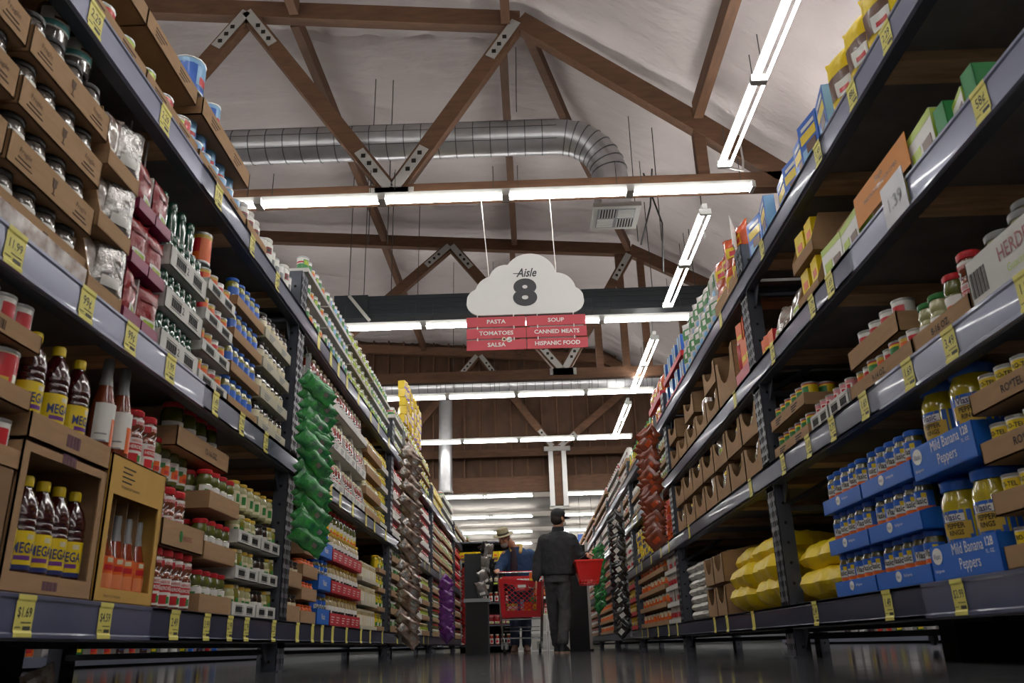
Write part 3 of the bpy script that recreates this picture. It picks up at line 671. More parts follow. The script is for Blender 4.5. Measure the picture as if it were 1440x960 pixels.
reg('bluelid',jar('pickled_pepper_jar','jar','blue-lidded pickled pepper jar',.036,.15,'g_olive','p_blue','p_blue',(),(),[(-.022,.024,.04,.058,'p_white'),(-.005,.02,.03,.045,'p_red')],z0=.15,z1=.65))
reg('darkjar',jar('sauce_jar','jar','black-lidded cream label jar',.037,.15,'g_dark','p_black','p_cream',(),(),[(-.015,.015,.04,.07,'p_grey')],z0=.2,z1=.7))
reg('vlasic',jar('pickle_jar','jar','blue-lidded pickle jar with blue label',.0415,.17,'g_pickle','p_blue','p_blue',[('Vlasic',.03,'p_black',.092,.0,.8)],[(.06,.074,'p_orange'),(.052,.06,'p_white')],[(-.03,.03,.075,.105,'p_white'),(.012,.03,.104,.12,'p_yellow')],z0=.3,z1=.75))
reg('gallon',jar('pepper_ring_jar','jar','gallon jar of yellow pepper rings',.079,.31,'g_yellow','p_blue','p_blue',[('Vlasic',.03,'p_navy',.186,-.005),('PEPPER',.024,'p_black',.158),('RINGS',.022,'p_black',.136)],(),[(-.042,.038,.174,.197,'p_white'),(-.055,.055,.13,.172,'p_gold'),(-.042,.045,.118,.132,'p_gold')],z0=.3,z1=.67,n=24))
sh=K['gallon']; 
reg('rotel',can('tomato_can','tomato can with yellow and black band',.037,.108,'p_white',[(.55,.88,'p_yellow'),(.08,.2,'p_lime')],[('RO-TEL',.019,'p_black',.078)],[(-.02,.02,.028,.05,'p_red')]))
reg('yellowcan',can('food_can','yellow can',.04,.115,'p_yellow',[(.1,.35,'p_green'),(.88,.93,'p_red')],(),[(-.015,.02,.02,.05,'p_brown')]))
reg('pinkcan',can('juice_can','pink and white can',.03,.13,'p_pink',[(.45,.6,'p_white')],(),[(-.01,.01,.03,.1,'p_red')]))
reg('guac',jar('guacamole_jar','jar','clear jar of pale green salsa',.05,.2,'g_pale','p_grey','p_white',[('HERDEZ',.018,'p_red',.125)],(),[(-.03,.0,.05,.1,'p_lime')],waist=.82,z0=.18,z1=.7))
reg('beansjar',jar('pickled_vegetable_jar','jar','green-lidded pickled jar',.038,.15,'g_pale','p_green','p_white',(),(),[(-.02,.02,.03,.045,'p_grey')],waist=.86,z0=.15,z1=.5))
reg('orangelid',jar('sauce_jar','jar','orange-lidded kraft label jar',.04,.105,'p_orange','p_orange','p_cream',(),(),(),z0=.1,z1=.4,n=10))
reg('redtray',jar('peach_jar','jar','white and red label fruit jar',.042,.15,'g_beige','p_gold','p_white',(),[(.02,.05,'p_red')],[(-.02,.02,.055,.075,'p_black')],z0=.1,z1=.66,n=10))
reg('beige',jar('bean_jar','jar','tall beige jar',.035,.155,'g_beige','p_cream','p_cream',(),(),[(-.006,.008,.03,.1,'p_white')],z0=.1,z1=.7,n=10))
reg('yellowjar',jar('mustard_jar','jar','bright yellow jar',.04,.15,'g_yellow','p_yellow','p_yellow',(),(),[(-.02,.02,.04,.07,'p_green')],n=10))
reg('redbottle',jar('tomato_sauce_jar','jar','tomato sauce jar with white label',.04,.2,'g_salsa_red','p_cream','p_white',(),(),[(-.025,.025,.04,.09,'p_red'),(-.01,.01,.1,.11,'p_black')],z0=.12,z1=.6,n=10))
reg('jalap',can('pepper_can','green and white can',.04,.12,'p_white',[(.1,.55,'p_green'),(.6,.7,'p_red')],(),[(-.02,.02,.06,.09,'p_lime')]))
reg('greenw',can('food_can','white can with green print',.038,.125,'p_white',[(.1,.35,'p_lime')],(),[(-.02,.02,.055,.1,'p_green')]))
reg('purplecan',can('food_can','white can with purple print',.038,.125,'p_white',[(.1,.4,'p_purple')],(),[(-.02,.02,.06,.1,'p_sky')]))
reg('redjar',jar('fruit_jar','jar','red fruit jar with white label',.038,.15,'g_salsa_red','p_red','p_white',(),[(.03,.055,'p_red')],(),z0=.1,z1=.65,n=10))
reg('greenjar',jar('relish_jar','jar','green relish jar',.038,.15,'g_olive','p_cream','p_lime',(),(),[(-.02,.02,.04,.07,'p_white')],z0=.1,z1=.65,n=10))
# bags
reg('silver',pouch('nut_bag','silver bag of nuts',.16,.22,'foil_clear',.06,[(-.6,.6,-.75,-.3,'p_white'),(-.25,.35,-.6,-.4,'p_lime')],seed=3))
reg('silverdot',pouch('dried_fruit_bag','silver bag with round hang tab',.15,.2,'foil_silver',.06,[(-.5,.5,-.7,-.35,'p_white')],seed=9))
reg('redbag',pouch('fruit_pouch','glossy red pouch with green print',.14,.19,'film_red',.05,[(-.6,.7,-.8,-.35,'p_white'),(-.4,.5,-.7,-.45,'p_lime'),(-.7,.7,.3,.45,'p_dark_red')],(),seed=5))
reg('greenbag',pouch('snack_pouch','green snack pouch',.22,.095,'film_green',.035,[(.35,.6,-.1,.4,'foil_silver')],seed=2))
reg('brownbag',pouch('snack_pouch','brown and silver snack pouch',.24,.105,'film_brown',.035,[(-.9,-.5,-.6,.6,'foil_silver'),(.4,.8,-.3,.5,'foil_silver')],seed=4))
reg('purplebag',pouch('snack_pouch','purple snack pouch',.17,.14,'film_purple',.04,seed=6))
reg('rustbag',pouch('snack_pouch','rust orange snack pouch',.18,.15,'film_rust',.04,[(-.3,.5,-.4,.2,'film_orange')],seed=7))
reg('maroonbag',pouch('snack_pouch','maroon snack pouch',.15,.14,'film_red',.04,[(-.5,.5,-.5,.5,'p_dark_red')],seed=17))
reg('blackbag',pouch('snack_pouch','black and white snack pouch',.17,.15,'film_black',.04,[(-.6,.2,-.3,.4,'p_white')],seed=8))
reg('seedbag',pouch('grain_bag','yellow bag with brown oval window',.19,.29,'film_yellow',.075,[(-.75,.75,-.55,.2,'p_brown'),(-.2,.75,-.6,-.1,'p_white'),(.0,.6,-.5,-.35,'p_red')],seed=10))
reg('whitebag',pouch('flour_bag','white bag with small print',.2,.24,'film_white',.08,[(-.5,.5,-.2,.3,'p_grey')],seed=11))
reg('greenwbag',pouch('vegetable_bag','green and white bag',.2,.27,'film_white',.09,[(-.7,.6,-.2,.5,'p_green'),(-.4,.5,.1,.4,'p_white'),(-.3,.3,-.6,-.3,'p_sky')],seed=12))
reg('orangebag',pouch('chip_bag','orange snack bag',.19,.24,'film_orange',.08,[(-.6,.6,-.3,.3,'p_yellow'),(-.3,.5,-.2,.1,'p_red')],seed=13))
reg('snack',pouch('snack_bag','small colourful snack bag',.15,.16,'film_brown',.06,[(-.6,.6,-.2,.4,'foil_silver'),(-.3,.3,.1,.4,'p_yellow')],seed=14))
reg('whitepk',pouch('noodle_packet','white noodle packet',.13,.17,'film_white',.05,[(-.6,.6,-.4,.1,'p_red')],seed=15))
reg('yellowpk',boxk('cookie_packet','yellow upright packet',.11,.2,.07,'film_yellow',[(-.8,.8,.1,.4,'p_brown'),(-.5,.6,.5,.7,'p_orange')],cat='packet'))
# boxes
reg('bluebox',boxk('pancake_mix_box','blue mix box',.17,.25,.06,'p_blue',[(-.8,.7,.12,.42,'p_sky'),(-.8,.8,.55,.75,'p_yellow'),(-.3,.7,.3,.5,'p_brown'),(-.6,.8,.8,.88,'p_white')],(),side='p_sky'))
reg('whitebox',boxk('mix_box','white box with lime top',.2,.15,.07,'p_white',[(-1,1,.8,1,'p_lime'),(-.8,-.1,.1,.5,'p_lime'),(.1,.8,.1,.45,'p_brown')],(),side='p_lime'))
reg('crackerbox',boxk('biscuit_box','upright blue and cream biscuit box',.075,.2,.16,'p_cream',[(-1,.0,.0,1,'p_navy'),(.1,.9,.5,.9,'p_sky')],side='p_blue'))
reg('bluebook',boxk('biscuit_box','narrow blue biscuit box',.06,.21,.15,'p_sky',[(-1,1,.0,.35,'p_navy')],side='p_navy'))
reg('teabox',boxk('tea_box','yellow and purple box',.12,.1,.08,'p_yellow',[(-1,1,.0,.3,'p_purple'),(-.7,.7,.4,.8,'p_gold')],side='p_yellow'))
reg('orangebox',boxk('cracker_box','orange box',.1,.16,.1,'p_orange',[(-.8,.8,.2,.4,'p_yellow')],side='p_red'))
reg('yorbox',boxk('sauce_mix_box','small yellow and blue box',.1,.055,.08,'p_yellow',[(-.9,.1,.1,.9,'p_navy')]))
reg('redorbox',boxk('sauce_mix_box','small red and orange box',.1,.055,.08,'p_orange',[(-.9,.3,.1,.9,'p_red')]))
reg('greenbox',boxk('soup_carton','green and red carton',.09,.24,.07,'p_green',[(-1,1,.3,.6,'p_yellow'),(-1,1,.0,.12,'p_red')],side='p_green'))
reg('cups',can('noodle_cup','white and red cup',.045,.11,'p_white',[(.2,.6,'p_red')],(),(),cat='cup'))
reg('bigcups',can('noodle_cup','cream and orange cup',.06,.13,'p_cream',[(.2,.6,'p_orange')],(),(),cat='cup'))
for i,(k,sx) in enumerate((('silver',1),)): pass

# ------------------------------------------------------------ LEFT, first bay, lowest shelf
z=.26; S=-1
tray(S,1.72,2.155,z,.31,'kraft_dark','plain kraft carton at the near end of the lowest left shelf',dep=.35,sides=.31,name='cardboard_carton')
for i in range(3): stack(K['goldcan'] if i==1 else K['whiteredcan'],S,1.75,2.17,z+.31+i*.165,1,.1,.055,'kraft','can',f'{("lower","middle","upper")[i]} level near the syrup bottles','kraft','barcode','print_brown',sc=1.15)
tray(S,1.75,2.17,z+.31+.155*3+.01,.075,'kraft','kraft tray lying on top of the can trays near the camera','lines','print_brown') if False else None
# carton with a cut window and four bottles
def windowed(Y0,Y1,hh,m,k,n,desc,lb,z0,z1,fw,div=False,toplines=True):
    o=tray(S,Y0,Y1,z,hh,m,lb,hole=(fw,z0,z1),dep=.34,name='display_carton',sides=hh)
    w=Y1-Y0; mb=MB()
    if m=='kraft': stickers(mb,w,.05,z0*.5,'barcode','print_purple'); stickers(mb,w,.06,(z1+hh)/2,'barcode','print_purple')
    else:
        for kk in range(4): mb.box(-w*.3,-w*.3+.09-.02*(kk%2),-.0012,0,hh-.035-.016*kk,hh-.031-.016*kk,'print_black')
        mb.text('PRODUCT OF THAILAND',.012,'print_black',-.06,hh-.1,-.001); mb.text('PRODUCT OF THAILAND',.01,'print_black',-.09,.02,-.001)
    mb.build('carton_print',o,smooth=False)
    if div:
        mb=MB()
        for i in range(1,n): x=-w/2+fw+(w-2*fw)*i/n; mb.box(x-.0015,x+.0015,.03,.2,.005,z1-.005,'kraft_dark')
        mb.build('divider',o,smooth=False)
    row(k,S,Y0+fw*.5,Y1-fw*.5,z+.006,desc,v0=.014,yaw=.3)
windowed(2.17,2.645,.405,'kraft',K['mega'],5,'inside the windowed kraft carton','kraft carton with a cut window showing dark sauce bottles',.055,.375,.035)
windowed(2.66,3.085,.475,'tan_card',K['chili'],4,'inside the divided tan carton','tan carton with dividers and tall orange sauce bottles',.045,.345,.035,div=True)
tray(S,2.18,2.645,z+.41,.075,'kraft','kraft tray with purple barcode holding three dark sauce bottles','barcode','print_purple')
row(K['mega'],S,2.17,2.56,z+.415,'on top of the windowed kraft carton',v0=.012,pitch=.128,yaw=.5)
row(K['clearsauce'],S,2.62,2.87,z+.477,'on top of the tan carton',v0=.02,pitch=.12,sc=1.15)
row(K['salsa'],S,2.87,3.08,z+.477,'on top of the tan carton',v0=.03,sc=1.1)
# red salsa stack
row(K['salsa'],S,3.10,3.50,z,'bottom tier beside the tan carton',pitch=.095,yaw=.15,sc=1.13); row(K['salsa'],S,3.10,3.50,z,'bottom tier back row beside the tan carton',pitch=.1,v0=.08)
tray(S,3.10,3.52,z+.225,.10,'kraft','kraft tray printed with a green and red emblem holding red salsa jars',sides=.1)
o=USED and [q for q in COL.objects if q.name.startswith('carton_tray')][-1]
mb=MB(); mb.lathe([(.012,-.02),(.016,0),(.012,.02)],'p_green',8,M=Matrix.Translation((-.03,-.001,.05))@Matrix.Scale(.08,4,(0,1,0))); mb.text('HERDEZ',.026,'p_dark_red',.03,.045,-.002); mb.build('printed_emblem',o)
row(K['salsa'],S,3.08,3.45,z+.235,'second tier beside the tan carton',pitch=.1,v0=.012,sc=1.15); row(K['salsa'],S,3.12,3.5,z+.235,'second tier back row',pitch=.09,v0=.1)
row(K['gsalsa'],S,3.2,3.55,z+.5,'third tier behind the red salsa',v0=.1,pitch=.09)
tray(S,3.25,3.86,z+.64,.085,'kraft','kraft tray marked twelve ounces on top of the salsa stack','oz',v0=.05)
row(K['gsalsa_big'],S,3.27,3.86,z+.65,'on top of the salsa stack',v0=.06,pitch=.13)
stack(K['gsalsa'],S,3.53,3.92,z,3,.215,.075,'kraft','green salsa jar','left of the white trays','kraft',deep=2)
stack(K['pale'],S,3.93,4.28,z,3,.165,.062,'white_card','pale pickled jar','left white column','white','boxcode',mix=[K['pale'],K['spear'],K['pale'],K['pale']])
stack(K['olive'],S,4.29,4.62,z,3,.165,.062,'white_card','dark olive jar','right white column','white','boxcode',mix=[K['olive'],K['olive'],K['pale'],K['spear']])
row(K['pale'],S,3.95,4.6,z+.5,'loose on the white column tops',v0=.03,pitch=.11)
# ------------------------------------------------------------ LEFT, first bay, middle shelf
z=1.18
stack(K['mason'],S,1.86,2.32,z,4,.177,.095,'kraft','preserve jar','near end of middle left shelf','kraft','fragile',sc=1)
stack(K['mason'],S,1.40,1.85,z,5,.177,.1,'kraft','preserve jar','nearest column of middle left shelf','kraft','fragile')
row(K['mason'],S,1.98,2.30,z+.708,'standing on the topmost kraft tray',v0=.02,pitch=.14)
MB().box(0,.006,-.42,.42,0,.06,'foil_clear').build('plastic_wrap',loc=(-1.366,1.9,z+.002),label='crumpled clear plastic film along the bottom kraft tray',cat='plastic film')
for i in range(3):
    zz=z+i*.235
    tray(S,2.34,2.57,zz,.06,'kraft',f'open kraft display box of silver bags, {("lower","middle","upper")[i]} of three',dep=.3,sides=.232)
    row(K['silver'],S,2.35,2.56,zz+.03,f'in the {("lower","middle","upper")[i]} open kraft box',pitch=.1,v0=.02 ,yaw=.25,sc=.5 if False else 1,jit=.02)
    put(K['silverdot'],-1.40,2.50,zz+.05,PI/2-.4,lab(f'silver bag with white round tab in the {("lower","middle","upper")[i]} kraft box'),'tabbed silver bags')
for j in range(2):
    for i in range(3):
        a=2.585+.14*j; zz=z+.01+i*.215-.0*j; nm=f'{("lower","middle","upper")[i]} magenta display box, {("near","far")[j]} column'
        tray(S,a,a+.138,zz,.045,'magenta_card',f'magenta edged box of red pouches, {("lower","middle","upper")[i]} {("near","far")[j]}',dep=.25)
        for w_ in (-.067,.067): MB().box(w_-.002,w_+.002,.03,.22,.03,.205,'white_card').build('side_panel',[q for q in COL.objects if q.name.startswith('carton_tray')][-1],smooth=False)
        for q in range(3): put(K['redbag'],-1.40-.045*q,a+.07,zz+.012,PI/2+random.uniform(-.3,.3),lab(f'glossy red pouch, {nth(q)} from the front, {nm}'),'red pouches in magenta boxes',parts=q<2)
for j in range(2):
    a=2.6+.14*j
    MB().box(-.003,.003,-.07,.07,0,.17,'white_card').build('header_card',loc=(-1.48,a+.06,z+.655),rz=.5,label=f'pale upright header card above the red pouches, {("near","far")[j]} one',cat='card')
stack(K['greencap'],S,2.88,3.26,z,3,.178,.088,'white_card','green-capped bottle','middle left shelf','white','boxcode',deep=2,gap=.058)
stack(K['redcan'],S,3.27,3.62,z,4,.142,.055,'white_card','red can','middle left shelf','white','boxcode',mix=[K['redcan'],K['redcan'],K['orangecan'],K['redcan'],K['whiteredcan']])
row(K['greencap'],S,2.88,3.26,z+.54,'loose on the white trays',v0=.05,pitch=.09)
row(K['redcan'],S,3.3,3.4,z+.575,'alone on the white trays',v0=.03,sc=1.4)
stack(K['bluelid'],S,3.63,4.06,z,4,.168,.05,'kraft','pickled pepper jar','middle left shelf','kraft',deep=1)
tray(S,3.63,4.06,z+.56,.075,'kraft','kraft tray lettered in purple above the pepper jars','t:Mezzetta','p_purple') if False else None
stack(K['darkjar'],S,4.08,4.58,z,4,.168,.06,'offwhite_card','cream label jar','beside the first left post','off-white','lines','print_grey')
# ------------------------------------------------------------ LEFT, first bay, top shelf
z=2.09
for j,(a,b_) in enumerate(((1.5,2.0),(2.0,2.5),(2.5,3.0))):
    tray(S,a,b_,z,.07,'kraft',f'low kraft can tray on the top left shelf, {nth(j)} from the camera','lines','print_brown')
    row(K['goldcan'],S,a+.02,b_-.02,z+.005,f'in the {nth(j)} low kraft tray of the top left shelf',v0=.01,mix=[K['greencan'],K['goldcan']],pitch=.16)
    tray(S,a-.02,b_-.02,z+.26,.08,'kraft',f'upper kraft tray on the top left shelf, {nth(j)} from the camera','lines','print_brown',v0=.02)
    row(K['greencan'],S,a+.02,b_-.02,z+.13,f'upright under the {nth(j)} upper kraft tray',v0=.12,pitch=.16)
tray(S,3.02,3.64,z,.07,'kraft','low kraft tray with blue tins','lines','print_brown'); tray(S,3.02,3.66,z+.25,.09,'kraft','tall kraft tray above the blue tins','lines','print_brown',v0=.01)
row(K['bluecan'],S,3.03,3.63,z+.005,'in the low kraft tray',v0=.01,pitch=.1); row(K['bluecan'],S,3.03,3.63,z+.135,'stacked under the upper tray',v0=.05,pitch=.12)
put(K['goldcan'],-1.43,2.93,z+.02,PI/2,lab('red and gold can just before the blue tins'))
put(K['bluetin'],-1.46,3.02,z+.345,PI/2,lab('large blue tin standing highest on the top left shelf')); put(K['bluecan'],-1.45,3.28,z+.345,PI/2,lab('small blue tin beside the highest large blue tin'))
row(K['whitejug'],S,3.66,3.95,z,'beside the blue tin tray',v0=.01,pitch=.095)
tray(S,3.66,3.99,z,.075,'kraft','kraft tray with white canisters at the far end of the top left shelf')
row(K['tallcan'],S,3.98,4.62,z,'before the first left post',v0=.01,pitch=.085,mix=[K['tallcan'],K['whitejug'],K['tallcan'],K['tallcan']])
row(K['tallcan'],S,3.98,4.6,z,'back row before the first left post',v0=.1,pitch=.085)
# ------------------------------------------------------------ LEFT, second bay
z=.26; W2='of the second left bay'
stack(K['darkjar'],S,4.82,5.12,z,2,.19,.09,'kraft','jar','first column '+W2,'kraft')
stack(K['orangelid'],S,5.13,5.5,z,5,.135,.072,'kraft','orange-lidded jar','lowest shelf '+W2,'kraft')
stack(K['vlasic'],S,5.53,5.88,z,3,.215,.1,'blue_card','pickle jar','lowest shelf '+W2,'blue','t:Vlasic','p_white',sc=1.18)
stack(K['redtray'],S,5.9,6.95,z,3,.215,.085,'red_card','fruit jar','lowest shelf '+W2,'red','lines','p_white',nx=3,sc=1.32)
row(K['gsalsa_big'],S,5.7,6.9,z+.6,'on top of the red trays '+W2,v0=.03,pitch=.12)
stack(K['beige'],S,6.98,7.75,z,3,.19,.03,'offwhite_card','beige jar','lowest shelf '+W2,'thin cream')
stack(K['yellowjar'],S,7.78,8.15,z,4,.17,.04,'kraft','yellow jar','lowest shelf '+W2,'kraft',mix=[K['yellowjar'],K['greenjar']])
z=1.18
for i in range(2):
    for j in range(5):
        a=4.95+.41*j; tray(S,a,a+.4,z+.285*i,.07,'white_card',f'white partitioned tray of tomato jars, {("lower","upper")[i]} tier, {nth(j)} from the green strip',sides=.28,style='lines',m2='print_grey')
        row(K['redbottle'],S,a+.02,a+.38,z+.285*i+.006,f'{("lower","upper")[i]} white tray {nth(j)} from the green strip',v0=.01)
tray(S,4.95,7.0,z+.57,.06,'white_card','long white tray under the loose tomato jars on the middle left shelf')
row(K['redbottle'],S,5.1,6.95,z+.576,'top tier middle shelf '+W2,v0=.02,pitch=.105)
stack(K['pale'],S,7.02,7.75,z,4,.18,.07,'kraft','pale jar','middle shelf '+W2,'kraft',nx=2)
stack(K['yellowjar'],S,7.77,8.15,z,4,.18,.05,'white_card','yellow jar','middle shelf '+W2,'white')
z=2.09
for (a,b_,k,mx,nm) in ((4.82,5.4,'jalap',['jalap','greenw','redcan'],'near part'),(5.42,6.2,'greenw',['greenw','purplecan'],'middle part'),(6.22,7.2,'jalap',['jalap','greenjar'],'far part'),(7.22,8.15,'greenw',['greenw','jalap','greenw'],'last part')):
    stack(K[k],S,a,b_,z,3,.165,.028,'white_card' if nm!='far part' else 'offwhite_card','can',f'{nm} of the top shelf {W2}','white',mix=[K[q] for q in mx],parts=True)
# ------------------------------------------------------------ LEFT, farther bays
def fill(s,z,specs,bay,shelf):
    for (a,b_,k,n,pitch,hh,m,mx) in specs:
        w=f'on the {shelf} {SN[s]} shelf, {bay} bay'
        kk=K[k]; 
        stack(kk,s,a,b_,z,n,pitch,hh,m,kk.desc if not mx else kk.desc,w,{'kraft':'kraft','white_card':'white','red_card':'red','blue_card':'blue','offwhite_card':'cream','yellow_card':'yellow'}[m],far=True,mix=[K[q] for q in mx] if mx else None)
fill(-1,.26,[(8.5,10.0,'greenw',5,.17,.06,'kraft',0),(10.05,11.0,'redjar',4,.19,.06,'white_card',0),(11.05,11.85,'greenjar',4,.19,.06,'kraft',0)],'third','lowest')
fill(-1,1.18,[(8.5,11.85,'redjar',4,.19,.045,'white_card',0)],'third','middle')
fill(-1,2.09,[(8.5,9.4,'jalap',3,.17,.04,'white_card',0),(9.45,11.8,'greenjar',3,.17,.03,'kraft',['greenjar','jalap','yellowjar'])],'third','top')
for i in range(5):
    row(K['teabox'],-1,9.4,10.9,2.62+.105*i,'in the tall stack above the top left shelf',far=True,v0=.02)
fill(-1,.26,[(12.15,13.2,'gsalsa',4,.2,.06,'kraft',0),(13.25,14.4,'redcan',5,.15,.05,'kraft',['redcan','orangecan']),(14.45,15.55,'greenjar',4,.2,.06,'kraft',0)],'fourth','lowest')
fill(-1,1.18,[(12.15,13.5,'redcan',4,.18,.06,'kraft',['redcan','gsalsa']),(13.55,15.55,'greenjar',4,.19,.05,'kraft',['greenjar','gsalsa'])],'fourth','middle')
fill(-1,2.09,[(12.15,13.6,'greenjar',2,.18,.05,'yellow_card',['greenjar','yellowjar']),(13.65,15.55,'jalap',3,.18,.05,'white_card',0)],'fourth','top')
fill(-1,.26,[(15.8,19.2,'darkjar',4,.2,.07,'kraft',['darkjar','redjar'])],'fifth','lowest'); fill(-1,1.18,[(15.8,17.3,'redjar',4,.2,.07,'red_card',0),(17.4,19.2,'whitejug',3,.24,.06,'offwhite_card',0)],'fifth','middle'); fill(-1,2.09,[(15.8,17.5,'orangecan',2,.18,.05,'kraft',['orangecan','greenw']),(17.6,19.2,'tallcan',2,.2,.05,'kraft',0)],'fifth','top')
fill(-1,2.09,[(19.5,22.9,'greenw',3,.18,.05,'kraft',['greenw','redcan'])],'sixth','top'); fill(-1,1.18,[(19.5,22.9,'darkjar',3,.2,.07,'kraft',0)],'sixth','middle'); fill(-1,.26,[(19.5,22.9,'redjar',3,.2,.07,'kraft',0)],'sixth','lowest')
# ------------------------------------------------------------ RIGHT, first bay, lowest shelf
z=.255; S=1
stack(K['rotel'],S,1.98,2.44,z,4,.15,.065,'kraft','tomato can','nearest on the lowest right shelf','kraft','t:RO*TEL','print_black')
stack(K['rotel'],S,1.5,1.97,z,4,.15,.065,'kraft','tomato can','nearest column of the right shelf','kraft','t:RO*TEL','print_black')
for i in range(2):
    lv=('lower','upper')[i]
    o=tray(S,2.455,2.885,z+i*.335,.112,'blue_card',f'{lv} blue carton printed Mild Banana Peppers',dep=.36)
    mb=MB(); mb.text('Mild Banana',.05,'print_white',.035,.087,-.0015,sx=.8); mb.text('Peppers',.05,'print_white',.035,.04,-.0015,sx=.8); mb.text('128',.036,'print_white',.165,.09,-.0015,bold=.02,sx=.9); mb.text('FL. OZ.',.016,'print_white',.165,.063,-.0015)
    mb.lathe([(.034,0),(.034,.001)],'print_white',14,M=Matrix.Translation((-.165,-.0005,.078))@Matrix.Rotation(PI/2,4,'X')@Matrix.Scale(.8,4,(0,1,0))); mb.text('Vlasic',.026,'p_navy',-.165,.076,-.003,sx=.8); mb.text('Refrigerate',.014,'print_white',-.165,.03,-.0015)
    mb.build('carton_print',o,smooth=False)
    row(K['gallon'],S,2.465,2.885,z+i*.335+.006,f'in the {lv} blue carton',v0=.015,pitch=.205,yaw=.25)
def vstack(a,b_,n,where):
    for i in range(n):
        tn=('bottom','second','third')[i]
        o=tray(S,a,b_,z+i*.178,.062,'blue_card',f'blue pickle tray with white oval mark, {tn} tier, {where}',sides=.075)
        mb=MB(); mb.lathe([(.024,0),(.024,.001)],'print_white',14,M=Matrix.Translation((-.03,-.0005,.038))@Matrix.Rotation(PI/2,4,'X')@Matrix.Scale(.8,4,(0,1,0))); mb.text('Vlasic',.019,'p_navy',-.03,.037,-.003,sx=.8); mb.text('Refrigerate',.015,'print_white',.05,.038,-.0015)
        mb.build('tray_print',o,smooth=False)
        row(K['vlasic'],S,a+.01,b_-.01,z+i*.178+.006,f'{tn} tier, {where}',v0=.01,pitch=.0865,yaw=.5)
        row(K['vlasic'],S,a+.01,b_-.01,z+i*.178+.006,f'{tn} tier back row, {where}',v0=.1,pitch=.0865,yaw=.5,parts=False)
vstack(2.895,3.36,3,'nearer blue column'); vstack(3.37,3.82,3,'farther blue column')
def sack(name,desc,loc,L,Wd,T,m,rz=0,seed=1,rx=0):
    rnd=random.Random(seed); ph=[rnd.uniform(0,6) for _ in range(6)]
    mb=MB(); NX,NY=34,22
    for sd in (1,-1):
        vs=[];fs=[]
        for j in range(NY+1):
            for i in range(NX+1):
                u=i/NX*2-1; v=j/NY*2-1
                e=max(0,1-abs(u)**4)**.55*max(0,1-abs(v)**3)**.5
                t=T*.5*e*(1+.35*0.6*noise.noise(Vector((u*2.2+seed*3,v*1.8,sd)))+.16*noise.noise(Vector((u*6+seed,v*5,sd*2)))+.12*math.exp(-(max(0,1-abs(u))/.12)**2)*math.sin(16*v+ph[2]))
                vs.append((u*L/2*(1+.02*math.sin(6*v+ph[3])), v*Wd/2*(1-.30*abs(u)**8)+.008*math.sin(9*u+ph[4]), T*.5+sd*t+ (0 if sd>0 else .06*T*math.sin(5*u+ph[5])*e)))
        for j in range(NY):
            for i in range(NX):
                a=j*(NX+1)+i; f=(a,a+1,a+NX+2,a+NX+1); fs.append(f if sd>0 else f[::-1])
        mb.add(vs,fs,m)
    k=Kind(name,'bag',mb,[],L/2,T,desc); o=put(k,*loc,rz,lab(desc)); o.rotation_euler[0]=rx; return o
for i,(y,zz,L,ds,x) in enumerate([(4.16,.262,.62,'bottom yellow rice sack just before the right post',1.6),(4.18,.385,.6,'upper yellow rice sack just before the right post',1.62)]): sack('rice_sack',ds,(x,y,zz),L,.42,.165,'film_yellow',PI/2+.05,i+1)
for i,(y,zz,ds,x,L) in enumerate([(4.98,.262,'bottom yellow rice sack nearest the second right bay start',1.58,.62),(5.6,.262,'bottom yellow rice sack farther along, second right bay',1.58,.62),(4.98,.378,'middle yellow rice sack nearest, second right bay',1.57,.64),(5.55,.378,'middle yellow rice sack farther along, second right bay',1.57,.6),(5.05,.49,'topmost yellow rice sack nearest, second right bay',1.62,.6),(5.65,.485,'topmost yellow rice sack farther along, second right bay',1.64,.55)]): sack('rice_sack',ds,(x,y,zz),L,.42,.19,'film_yellow',PI/2+random.uniform(-.08,.08),i+11)
# second shelf
z=.995
o=tray(S,1.86,2.30,z,.15,'white_card','white carton printed HERDEZ with clear jars')
mb=MB(); mb.text('HERDEZ',.062,'p_dark_red',.045,.098,-.0015,bold=.01,sx=.8); mb.text('Guacamole',.034,'p_lime',.05,.045,-.0015,sx=.9); stickers(mb,.44,.12,.06,None,None)
for q in range(14): mb.box(-.205+q*.0062,-.205+q*.0062+(.002,.0035,.0015)[q%3],-.0012,0,.03,.11,'print_black')
mb.box(.1,.2,-.001,0,.01,.03,'p_lime'); mb.build('carton_print',o,smooth=False)
row(K['guac'],S,1.88,2.28,z+.006,'in the white printed carton',v0=.012,pitch=.13)
row(K['guac'],S,1.88,2.28,z+.11,'back row of the white printed carton',v0=.12,pitch=.13)
tray(S,2.31,2.70,z,.065,'kraft','kraft tray marked with ounces beside the white carton','t:8-16 OZ.','print_black')
for i,(kk,y) in enumerate((('salsa',2.36),('gsalsa',2.47),('beansjar',2.58),('beansjar',2.66))): put(K[kk],1.425,y,z+.006,-PI/2,lab(f'{K[kk].desc}, {nth(i)} from the camera in the ounce-marked kraft tray'),sc=1.1)
tray(S,2.71,3.30,z,.065,'kraft','lower kraft can tray in the middle of the second right shelf','t:9-14 OZ.','print_black'); tray(S,2.80,3.28,z+.13,.08,'kraft','upper kraft can tray in the middle of the second right shelf',v0=.01)
row(K['whiteredcan'],S,2.73,3.28,z+.006,'lower kraft tray of the second right shelf',v0=.01,mix=[K['whiteredcan'],K['redcan'],K['yellowcan']])
row(K['whiteredcan'],S,2.82,3.26,z+.14,'upper kraft tray of the second right shelf',v0=.03,pitch=.11,sc=1.25)
